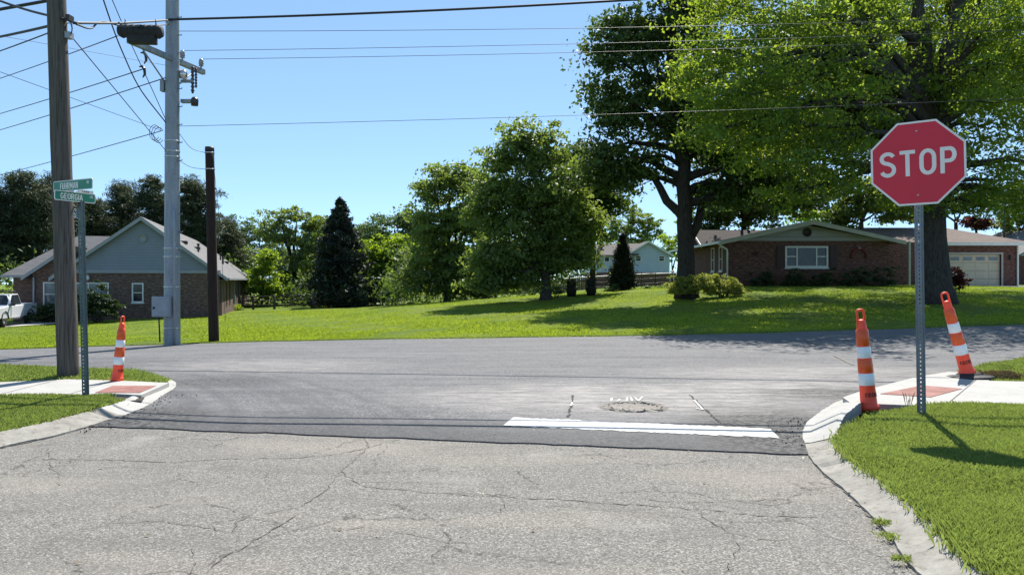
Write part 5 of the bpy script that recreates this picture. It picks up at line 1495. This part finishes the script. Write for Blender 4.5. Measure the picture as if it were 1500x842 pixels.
# ================================================================== STOP SIGN
def stop_sign():
    base = Vector((4.02, 7.26, .06))
    yaw = -math.atan2(4.02, 7.26) - math.radians(3)
    r = empty('stop_sign', base, yaw, 'red octagonal STOP sign with white border on a punched steel post', 'road sign')
    H_top = (607-233)/F*7.26
    po = u_channel(H_top + .40).build('post', M['galv_post'], r, solid=.004)
    po.rotation_euler = (0, math.radians(-.7), 0)
    R = .412/math.cos(PI/8)
    face = empty('sign_face', (-.035, -.012, H_top)); face.parent = r; face.rotation_euler = (0, math.radians(-1.2), 0)
    b = MB(); b.prism([(x, z) for x, z in octagon(R)], -.0035, 0); b.build('plate', M['sign_back'], face)
    b = MB(); oo = octagon(R*.996); oi = octagon(R*.948)
    b.add([(x, -.0045, z) for x, z in oo] + [(x, -.0045, z) for x, z in oi], [(i, (i+1) % 8, 8+(i+1) % 8, 8+i) for i in range(8)]); b.build('border', M['sign_white'], face)
    b = MB(); b.add([(x, -.0052, z) for x, z in octagon(R*.953)], [tuple(range(8))]); b.build('red_panel', M['sign_red'], face)
    lt = letters('STOP', .255, .88, .145, .17); o = lt.build('lettering', M['sign_white'], face); o.location = (0, -.0056, .005)
    for zz in (.315, -.315):
        q = MB(); q.lathe([(0, .006), (.008, .004), (.009, 0)], 10); bo = q.build('bolt', M['chrome'], face); bo.rotation_euler = (PI/2, 0, 0); bo.location = (0, -.0056, zz)
stop_sign()

# ================================================================== STREET NAME SIGN
def street_sign():
    d = 8.54; base = Vector((X(123, d), d, .06)); top = Z(297, d)
    r = empty('street_sign', base, 0, 'green street name signs FUHRMAN and GEORGIA crossed on a slim steel post', 'street sign')
    po = u_channel(top-.06).build('post', M['green_post'], r, solid=.004); po.rotation_euler = (0, math.radians(-1.4), 0); po.scale = (1.05, 1, 1)
    tx = -math.sin(math.radians(1.4))*(top-.06)
    def blade(text, suff, yaw, zc, L, hgt, cxo, lab):
        e = empty('name_blade', (tx+cxo, -.05, zc), yaw); e.parent = r; e['label'] = lab
        def rr(L, h, rad, n=5):
            out = []
            for cx_, cz_, a0 in ((L/2-rad, h/2-rad, 0), (-L/2+rad, h/2-rad, 90), (-L/2+rad, -h/2+rad, 180), (L/2-rad, -h/2+rad, 270)):
                out += [(cx_+rad*math.cos(math.radians(a0+90*i/n)), cz_+rad*math.sin(math.radians(a0+90*i/n))) for i in range(n+1)]
            return out
        b = MB(); b.prism(rr(L, hgt, .02), -.002, .002); b.build('border', M['sign_white'], e)
        b = MB(); b.add([(x, -.0026, z) for x, z in rr(L-.018, hgt-.018, .014)], [tuple(range(24))]); b.build('green_panel', M['sign_green'], e)
        b = MB(); b.add([(x, .0026, z) for x, z in rr(L-.018, hgt-.018, .014)], [tuple(reversed(range(24)))]); b.build('back_panel', M['sign_green'], e)
        o = letters(text, hgt*.60, .86, .15, .14).build('lettering', M['sign_white'], e); o.location = (-L*.09, -.003, -.002)
        o = letters(suff, hgt*.26, .9, .17, .15).build('suffix_lettering', M['sign_white'], e); o.location = (L*.39, -.003, hgt*.16)
        return e
    zf = base.z
    blade('FUHRMAN', 'RD', math.radians(-27), Z(272.3, 8.545)-zf, .72, .124, -.10-tx, 'FUHRMAN RD green blade, the upper one')
    blade('GEORGIA', 'LN', math.radians(66), Z(289.3, 8.545)-zf, .50, .112, -.07-tx, 'GEORGIA LN green blade, the lower one')
    bl = MB(); bl.box(-.02, .02, -.03, -.012, Z(300,d)-zf-.02, Z(296,d)-zf); bl.build('bracket', M['galv'], r).location = (tx, .03, 0)
    e = empty('number_plate', (tx+.09, -.03, Z(281.6, d)-zf), math.radians(60)); e.parent = r
    b = MB(); b.prism([(-.09,-.018), (.09,-.018), (.09,.018), (-.09,.018)], -.002, .002); b.build('plate', M['sign_white'], e)
    o = letters('1400', .020, 1.3, .16, .3).build('lettering', M['ink'], e); o.location = (0, -.003, 0)
street_sign()

# ================================================================== CHANNELISER CONES
def channeliser():
    r = empty('traffic_cone', (0,0,0))
    R = lambda z: .086 - .031*(z/.93)
    def sec(z0, z1, g=0.): return [(R(z0)+g, z0), (R(z1)+g, z1)]
    prof = [(.0, .0), (.115, .0), (.112, .055), (.098, .065), (R(.06), .06)]
    edges = [.06, .27, .40, .55, .68, .88]
    b = MB(); b.lathe([(0,0), (.101,0), (.099,.05), (.089,.062), (R(.07),.07), (R(.265),.265), (R(.27)+.003,.27), (R(.86),.86), (R(.86)-.008,.868), (R(.9)-.008,.92), (.036,.955), (.020,.968), (0,.969)], 26); b.build('body', M['cone_orange'], r)
    for z0, z1, m, nm in ((.27,.40,'band_white','reflective_band'), (.41,.55,'band_orange','orange_band'), (.56,.68,'band_white','reflective_band'), (.69,.86,'band_orange','orange_band')):
        b = MB(); b.lathe([(R(z0)+.001, z0), (R(z0)+.005, z0+.004), (R(z1)+.005, z1-.004), (R(z1)+.001, z1)], 26); b.build(nm, M[m], r)
    h = MB(); h.tube([(-.040,0,.88), (-.040,0,1.045), (-.034,0,1.062), (-.022,0,1.07), (.022,0,1.07), (.034,0,1.062), (.040,0,1.045), (.040,0,.88)], .0125, 8); h.build('handle', M['cone_orange'], r)
    t = letters('CECEL', .04, 1.0, .2, .2)
    # wrap the letters round the foot of the cone
    nv = []
    for x, y, z in t.v:
        zz = z + .175; rad = R(zz) + .004 - y; q = x/R(zz); nv.append((rad*math.sin(q), -rad*math.cos(q), zz))
    t.v = nv; t.build('lettering', M['ink'], r)
    return r
def copy_tree(o, parent=None):
    c = o.copy(); COL.objects.link(c)
    if parent: c.parent = parent
    for ch in list(o.children): copy_tree(ch, c)
    return c
c1 = channeliser()
c2 = copy_tree(c1); c3 = copy_tree(c1)
G_ = 'orange and white traffic cones at the kerb ramps'
c1.location = (3.80, 7.86, .035); c1.rotation_euler = (math.radians(-2), math.radians(-4.5), math.radians(8)); tag(c1, 'upright orange cone with white bands standing in the pit left of the stop sign post', 'traffic cone', G_)
c1.scale = (1.0, 1.0, 1.0)
c2.location = (6.30, 10.22, .115); c2.rotation_euler = (math.radians(5), math.radians(-16.5), math.radians(-12)); tag(c2, 'leaning orange cone with white bands on a black rubber base right of the stop sign', 'traffic cone', G_)
c2.scale = (1.06, 1.06, 1.10)
c3.location = (X(172.5, 9.87), 9.85, .078); c3.rotation_euler = (math.radians(4), math.radians(2.5), math.radians(84)); tag(c3, 'orange cone with white bands on the sidewalk by the wooden pole', 'traffic cone', G_)
c3.scale = (.80, .80, .80)
# rubber base under the leaning one
b = MB(); b.lathe([(0,.0), (.29,.0), (.30,.02), (.27,.035), (.16,.045), (.14,.07), (0,.07)], 8)
rb = b.build('rubber_base', M['black_rubber'], c2, bevel=.006); rb.rotation_euler = (0, math.radians(15), math.radians(30)); rb.location = (.01, 0, -.055)

# ================================================================== UTILITY POLES
def wooden_pole():
    d = 10.25; bx = X(101, d); tz = 9.2; z0 = .05
    lean = (X(83, d)-X(101, d))/(Z(0, d)-z0)
    r = empty('utility_pole', (bx, d, z0), 0, 'weathered brown wooden utility pole on the corner beside the street sign', 'utility pole')
    b = MB(); n = 24; g = np.random.default_rng(3)
    b.tube([(lean*tz*t/n, 0, -.2 + (tz+.2)*t/n) for t in range(n+1)], [.137 - .03*t/n + g.normal()*.0012 for t in range(n+1)], 22); b.build('shaft', M['pole_wood'], r)
    za = Z(30, d)-z0; x = lean*za
    b = MB(); b.tube([(x+.1, -.02, za), (x+.2, -.05, za+.01)], .02, 6); b.box(x+.17, x+.22, -.1, .02, za-.03, za+.05); b.build('cable_clamp', M['dark_metal'], r)
    b = MB(); b.box(x+.13, x+.20, -.05, .05, Z(57,d)-z0, Z(48,d)-z0); b.build('terminal_box', M['box_grey'], r)
    b = MB()
    for k, (rr, w) in enumerate(((.10, .05), (.07, .1))):
        b.tube([(x+.16+rr*math.cos(q)*.6, -.02+k*.02, za-.12+rr*1.2*math.sin(q)) for q in np.linspace(0, 2*PI, 15)], .006, 4, cap=False)
    b.build('cable_loop', M['cable'], r)
    return r
wooden_pole()

MP = Vector((X(252, 17.4), 17.4, 0)); MP.z = Z(503, 17.4)
def metal_pole():
    d = 17.4; z0 = MP.z
    r = empty('metal_pole', MP, 0, 'tall grey galvanised steel pole with crossarm and meter box at the lawn edge', 'utility pole')
    b = MB(); n = 12
    b.tube([(.02*t/n, 0, -.1+14.2*t/n) for t in range(n+1)], [.185-.065*t/n for t in range(n+1)], 12, smooth=False); b.build('shaft', M['galv'], r)
    zz = lambda py: Z(py, d)-z0
    # crossarm going away to the right
    za = zz(88); dirv = Vector((.57, 2.4, 0)).normalized(); c = Vector((.02, -.17, za))
    ca = empty('crossarm', (0,0,0)); ca.parent = r
    b = MB(); p0 = c - dirv*1.3; p1 = c + dirv*1.25
    side = Vector((dirv.y, -dirv.x, 0))*.05; up = Vector((0,0,.06))
    b.add([p0+side-up, p0-side-up, p0-side+up, p0+side+up, p1+side-up, p1-side-up, p1-side+up, p1+side+up], [(0,1,2,3), (7,6,5,4), (0,4,5,1), (1,5,6,2), (2,6,7,3), (3,7,4,0)])
    arm = b.build('arm', M['galv'], ca)
    tips = []
    for t in (-1.2, .45, 1.15):
        q = c + dirv*t + Vector((0,0,.06)); i = MB()
        i.lathe([(0,0), (.02,0), (.02,.06), (.06,.07), (.045,.11), (.065,.12), (.05,.17), (.06,.18), (.04,.24), (0,.25)], 12, 0, q); i.build('insulator', M['insulator'], ca); tips.append(q + Vector((0,0,.24)))
    b = MB(); b.tube([c+dirv*.9-Vector((0,0,.05)), Vector((.18,.02,za-.55))], .018, 6); b.tube([c-dirv*.9-Vector((0,0,.05)), Vector((-.1,-.17,za-.55))], .018, 6); b.build('brace', M['galv'], ca)
    # cut-out fuses and arrester hanging right of the shaft
    q = c + dirv*.75
    for k, (dx, z1, z2, rr) in enumerate(((.42, za-.12, za-.75, .05), (.50, za-.15, za-.62, .035))):
        i = MB(); nrib = 7
        pr = [(0, 0)]
        for s in range(nrib): zb = -(z1-z2)*s/nrib; pr += [(rr*.55, zb), (rr, zb-.02), (rr*.55, zb-.05)]
        pr += [(rr*.5, -(z1-z2)), (0, -(z1-z2))]
        i.lathe([(a, bb) for a, bb in pr][::-1], 10, 0, (dx, .15, z1)); i.build('fuse_cutout', M['insulator_dark'], r)
    i = MB(); i.box(.16, .44, .08, .16, za-.50, za-.44); i.build('fuse_bracket', M['galv'], r); i = MB(); i.box(.16, .50, .08, .2, za-.98, za-.90); i.build('fuse_bracket', M['galv'], r)
    i = MB(); i.lathe([(0,0), (.09,.0), (.10,.12), (.06,.2), (0,.2)], 12, 0, (.24, .05, za-.42)); i.build('arrester', M['chrome'], r)
    i = MB(); i.lathe([(0,0), (.08,0), (.09,.14), (.05,.2), (0,.2)], 12, 0, (.48, .12, za-1.05)); i.build('arrester', M['insulator_dark'], r)
    for py in (207, 222, 230, 364, 376, 420, 480): 
        b = MB(); t = zz(py)/14; rr = .188-.065*t; b.lathe([(rr-.01,-.012), (rr+.006,-.012), (rr+.006,.012), (rr-.01,.012)], 14, 0, (.02*t, 0, zz(py))); b.build('steel_band', M['chrome'], r)
    b = MB()
    b.build('step_bolts', M['galv'], r) if False else None
    for k in range(20):
        z = 2.2+k*.42; t = z/14; b = MB(); b.tube([(.17-.06*t, -.03, z), (.17-.06*t+.10, -.03, z), (.17-.06*t+.10, -.03, z+.03)], .012, 5); b.build('step_bolt', M['galv'], r)
    # conduit and meter box
    b = MB(); b.tube([(.14,-.20,-.1), (.14,-.19,2.6), (.10,-.16,zz(300))], .032, 8); b.build('conduit', M['box_grey'], r)
    b = MB(); b.tube([(-.19,-.2,.05), (-.20,-.21,.45), (-.2,-.26,.75)], .018, 6); b.build('conduit', M['dark_metal'], r)
    b = MB(); b.box(-.31, .09, -.36, -.20, zz(463), zz(434)); mb = b.build('meter_box', M['box_grey'], r, bevel=.012)
    b = MB(); b.box(-.29, .07, -.372, -.361, zz(461), zz(437)); b.build('box_door', M['box_grey'], mb)
    b = MB(); b.lathe([(0,.02), (.025,.015), (.03,0)], 10); lo = b.build('lock', M['dark_metal'], mb); lo.rotation_euler = (PI/2,0,0); lo.location = (-.25, -.373, zz(450))
    # cable attachments left of the shaft
    for k, (py, px) in enumerate(((85, 216), (105, 214))):
        i = MB(); px_ = (px-252)*d/F; i.tube([(px_-.06,-.2,zz(py)+.05), (px_,-.2,zz(py)+.07), (px_+.06,-.2,zz(py)), (px_+.07,-.2,zz(py)-.12), (px_+.02,-.2,zz(py)-.2)], [.015,.03,.035,.03,.012], 7); i.build('dead_end_clamp', M['insulator_dark'], r)
    b = MB()
    for k in range(3): b.tube([(-.24+.12*math.cos(q)-.05*k, -.15, zz(200)+.18*math.sin(q)+.03*k) for q in np.linspace(.6, 2*PI-.6, 14)], .007, 4, cap=False)
    b.build('cable_loop', M['cable'], r)
    b = MB(); b.box(-.24, -.15, -.1, .05, zz(135), zz(118)); b.build('splice_box', M['box_grey'], r)
    return [MP + t for t in tips]
tips = metal_pole()

def stub_pole():
    d = 18.4; b0 = Vector((X(313.5, d), d, Z(495.5, d)))
    r = empty('stub_pole', b0, 0, 'short dark brown cut off wooden pole standing in the lawn', 'utility pole')
    ht = Z(217, d)-b0.z; ln = (X(307, d)-b0.x)
    b = MB(); n = 14; b.tube([(ln*t/n, 0, -.2+(ht+.2)*t/n) for t in range(n+1)], [.125-.02*t/n for t in range(n+1)], 18); b.build('shaft', M['pole_dark'], r)
    for py in (224, 248):
        z = Z(py, d)-b0.z; b = MB(); b.lathe([(.10,-.012), (.118,-.012), (.118,.012), (.10,.012)], 16, 0, (ln*z/ht, 0, z)); b.build('steel_band', M['chrome'], r)
    b = MB(); b.lathe([(0,.03), (.108,.025), (.112,-.08), (.10,-.08)], 16, 0, (ln, 0, ht)); b.build('cap', M['dark_metal'], r)
    return b0
stub_pole()

# ------------------------------------------------------------------ wires
def wire(label, p0, p1, r, sag=0., name='power_line', mat='cable', mid=(), group='overhead wires', n=26):
    p0, p1 = Vector(p0), Vector(p1)
    if mid:
        ps = [p0] + [Vector(m) for m in mid] + [p1]
        pts = []
        Q = [ps[0]*2-ps[1]] + ps + [ps[-1]*2-ps[-2]]
        for i in range(1, len(Q)-2):
            a, b_, c, d_ = Q[i-1:i+3]
            for k in range(10):
                t = k/10; pts.append(.5*((2*b_)+(c-a)*t+(2*a-5*b_+4*c-d_)*t*t+(3*b_-a-3*c+d_)*t**3))
        pts.append(ps[-1])
    else:
        pts = [p0.lerp(p1, i/n) - Vector((0,0,sag*4*(i/n)*(1-i/n))) for i in range(n+1)]
    off = p0.copy()
    b = MB(); b.tube([p-off for p in pts], r, 6)
    o = b.build(name, M[mat], None, uv=False, loc=off)
    return tag(o, label, 'cable' if name == 'cable' else 'wire', group)
W_ = wire
pt = lambda px, py: P(px, py, 17.3)
# four spans from the steel pole off to the right
W_('wire running right from the steel pole, topmost thin line of the sky', P(262,46,17.2), P(1900,10,17.5), .006, .15, mat='wire_grey')
W_('wire running right from the crossarm, just above its close neighbour', tips[1], P(1900,28,18.5), .006, .12, mat='wire_grey')
W_('wire running right from the crossarm tip, just below its close neighbour', tips[2], P(1900,40,18.8), .006, .12, mat='wire_grey')
W_('lowest wire running right from the steel pole past the tree tops', P(262,185,17.4), P(1900,125,18.5), .006, .10, mat='wire_grey')
W_('thick black cable from the steel pole rising to the upper right', P(247,29,17.2), P(1350,-30,15.4), .026, .12, 'cable')
W_('thick black cable looping from the wooden pole to the steel pole above the splice case', P(108,34,10.3), P(247,30,17.2), .022, 0, 'cable', mid=[P(180,34,13.5)])
W_('black cable slung below the thick one from wooden pole to splice case', P(112,36,10.3), P(247,36,17.2), .014, 0, 'cable', mid=[P(133,42,11.3), P(150,32,12.2), P(190,40,14.2)])
W_('thick cable dropping from the upper left corner to the wooden pole', P(-60,-20,12.4), P(96,29,10.1), .018, 0, 'cable', mid=[P(30,12,11.2)])
W_('black cable leaving the wooden pole towards the left edge', P(90,34,10.3), P(-120,72,16), .020, .05, 'cable')
W_('thin wire leaving the wooden pole to the left under the black cable', P(88,42,10.4), P(-120,112,19), .010, .05)
# spans going away to the left
W_('wire to the distant left, from the splice case down to the left edge', P(172,53,16.2), P(-140,157,30), .011, .1, mat='wire_grey')
W_('wire to the distant left, upper of the two meeting the steel pole at its clamps', P(208,102,17.2), P(-140,203,34), .012, .1, mat='wire_grey')
W_('wire to the distant left, lower of the two meeting the steel pole at its clamps', P(243,114,17.3), P(-140,228,35), .012, .1, mat='wire_grey')
W_('lowest thin wire to the distant left, reaching the steel pole at its loops', P(236,192,17.3), P(-140,288,35), .010, .1, mat='wire_grey')
W_('hair thin wire sloping down from the left edge to the steel pole loops', P(238,192,17.2), P(-120,62,12), .005, 0, mat='wire_grey')
W_('hair thin wire sloping from behind the wooden pole to the crossarm clamp', P(243,96,17.3), P(-60,42,14), .004, 0, mat='wire_grey')
# drops
W_('black drop cable curving from the top of the picture into the steel pole', P(148,-10,14), P(243,180,17.2), .014, 0, 'cable', mid=[P(165,40,15), P(180,78,15.6), P(205,130,16.4)])
W_('second drop cable falling beside the curved one to the steel pole', P(160,-10,14.5), P(243,176,17.2), .009, 0, 'cable', mid=[P(190,60,15.6), P(220,125,16.6)])
W_('thin straight drop from the small box on the wooden pole to the steel pole', P(108,58,10.3), P(243,221,17.2), .008, 0, 'cable')
W_('short upper slack wire between the steel pole and the dark stub pole', P(262,195,17.4), P(301,224,18.3), .006, 0, mid=[P(280,217,17.9)])
W_('short lower slack wire between the steel pole and the dark stub pole', P(262,235,17.4), P(301,248,18.3), .006, 0, mid=[P(280,245,17.9)])
W_('thin ground wire hanging down from the dark stub pole to the lawn', P(313,240,18.3), P(330,470,19.5), .005, 0, mid=[P(318,290,18.4), P(322,330,18.6)])
# two high communication cables over the junction: they pass above the picture and lay the thin shadows on the road
W_('thick cable crossing the upper left corner high over the junction', (-34, 24, 7.0), (34, 8.6, 7.2), .032, 0, 'cable', mid=[(-10.4, 15.2, 7.0), (-2.5, 12.5, 7.0), (4.0, 11.8, 7.0)])
W_('thinner cable crossing the upper left corner beside the thick one', (-34, 24.3, 7.25), (34, 9.0, 7.45), .020, 0, 'cable', mid=[(-10.4, 15.6, 7.2), (-2.5, 12.95, 7.2), (4.0, 12.25, 7.2)])

def splice_case():
    d = 15.0; p = P(206, 50, d); s = d/F
    r = empty('splice_case', p, math.radians(4), 'black ribbed cable splice case hanging between the two tall poles', 'splice case')
    b = MB(); L = 31*s
    pr = [(0,-L), (.10,-L), (.13,-L+.05)]
    for k in range(7): t = -L+.08+k*(2*L-.16)/6; pr += [(.13,t-.012), (.142,t-.008), (.142,t+.008), (.13,t+.012)]
    pr += [(.13,L-.05), (.10,L), (0,L)]
    b.lathe(pr, 16); o = b.build('case', M['black_rubber'], r); o.rotation_euler = (0, PI/2, 0); o.location = (0, 0, .05); o.scale = (1, 1, 1)
    b = MB(); b.box(-17*s, 22*s, -.10, .10, -.20, -.03); b.build('lower_case', M['black_rubber'], r, bevel=.02)
    for x in (-.3, .3):
        b = MB(); b.tube([(x,0,.17), (x,0,.30)], .012, 5); b.build('hanger', M['dark_metal'], r)
splice_case()

# ================================================================== SMALL THINGS
def tuft(name, label, cx, cy, z, n, hmin, hmax, w, rad, mat, seed, cat, group=None):
    g = np.random.default_rng(seed)
    v = blades(n, lambda g_, k: np.c_[g_.normal(0, rad, k), g_.normal(0, rad*.8, k)], hmin, hmax, w, flat(0), seed, .9 if hmax < .2 else .25)
    o = raw_mesh(name, v, None, 4, M[mat]); o.location = (cx, cy, z); return tag(o, label, cat, group)
for i, ((px, py), n, rad, lab) in enumerate((((1291,764), 240, .035, 'grass weed in the kerb joint, largest and farthest of the three'), ((1302,785), 170, .03, 'grass weed in the gutter line, middle of the three'), ((1322,818), 150, .03, 'grass weed in the gutter line, nearest of the three'))):
    x, y = gp(px, py, .03); tuft('weed', lab, x, y, .03, int(n*.7), .008, .032, .003, rad*.85, 'blade', 300+i, 'weed', 'weeds in the gutter')
x, y = gp(1338, 592, .08); tuft('weed', 'thin dry weed stalk growing beside the stop sign post', x-.06, y, .07, 12, .10, .24, .003, .025, 'dead_blade', 310, 'weed')
x, y = gp(1468, 553, .08); tuft('sod_clump', 'brown clump of dead sod lying at the back of the right sidewalk', x, y+.1, .08, 1500, .03, .12, .008, .12, 'dead_blade', 311, 'sod clump')

def fallen_leaves():
    g = np.random.default_rng(400); c = []
    for path, z in ((lback, .07), (lp, .02), (rback, .075), (rp, .02), (lback2, .06)):
        for _ in range(26):
            i = g.integers(len(path)-1); p = path[int(i)]; c.append((p.x+g.normal()*.05, p.y+g.normal()*.05, z+.004))
    for _ in range(46): c.append((g.uniform(-3.6, 2.0), g.uniform(3.2, 7.5), .012))
    tag(raw_mesh('fallen_leaves', leaf_quads(np.array(c), .028, g, 3.), None, 4, M['dead_blade']), kind='stuff', label='small dry leaf scraps lying on the kerbs and road')
fallen_leaves()

# ================================================================== SKY, SUN, CAMERA
EL, AZ = math.radians(53.5), math.radians(17)     # azimuth from +Y towards +X
w = bpy.data.worlds.new('World'); SC.world = w; w.use_nodes = True
nt = w.node_tree; nt.nodes.clear()
sky = nt.nodes.new('ShaderNodeTexSky'); sky.sky_type = 'NISHITA'; sky.sun_disc = False
sky.sun_elevation = EL; sky.sun_rotation = AZ; sky.air_density = .6; sky.dust_density = 0; sky.ozone_density = 2; sky.altitude = 2000
bg = nt.nodes.new('ShaderNodeBackground'); bg.inputs[1].default_value = .10
ou = nt.nodes.new('ShaderNodeOutputWorld'); 
def _vm(op, a, v):
    n_ = nt.nodes.new('ShaderNodeVectorMath'); n_.operation = op; nt.links.new(a, n_.inputs[0]); n_.inputs[1].default_value = v; return n_.outputs[0]
ga = nt.nodes.new('ShaderNodeGamma'); ga.inputs[1].default_value = .52      # evens the zenith-to-horizon contrast out
nt.links.new(_vm('MULTIPLY', sky.outputs[0], (.16, .16, .16)), ga.inputs[0])
nt.links.new(_vm('MULTIPLY', ga.outputs[0], (.79*5.9, 1.03*5.9, 1.2*5.9)), bg.inputs[0]); nt.links.new(bg.outputs[0], ou.inputs[0])
sl = bpy.data.lights.new('sun', 'SUN'); sl.energy = 5.0; sl.angle = math.radians(.3); sl.color = (1, .95, .87)
so = bpy.data.objects.new('sun', sl); COL.objects.link(so)
dv = Vector((math.sin(AZ)*math.cos(EL), math.cos(AZ)*math.cos(EL), math.sin(EL)))
so.rotation_euler = dv.to_track_quat('Z', 'Y').to_euler(); so.location = dv*60

cam = bpy.data.cameras.new('camera'); co = bpy.data.objects.new('camera', cam); COL.objects.link(co)
co.location = (0, 0, HC); co.rotation_euler = (PI/2, 0, 0)
cam.sensor_width = 36; cam.lens = F/1500*36; cam.shift_y = -(421-HY)/1500
cam.clip_start = .05; cam.clip_end = 2000
SC.camera = co
vs_ = SC.view_settings; vs_.view_transform = 'Standard'; vs_.look = 'None'; vs_.gamma = 1; vs_.use_curve_mapping = False; vs_.exposure = .86
SC.render.engine = 'CYCLES'; SC.cycles.max_bounces = 6; SC.cycles.transparent_max_bounces = 4
SC.cycles.use_denoising = True
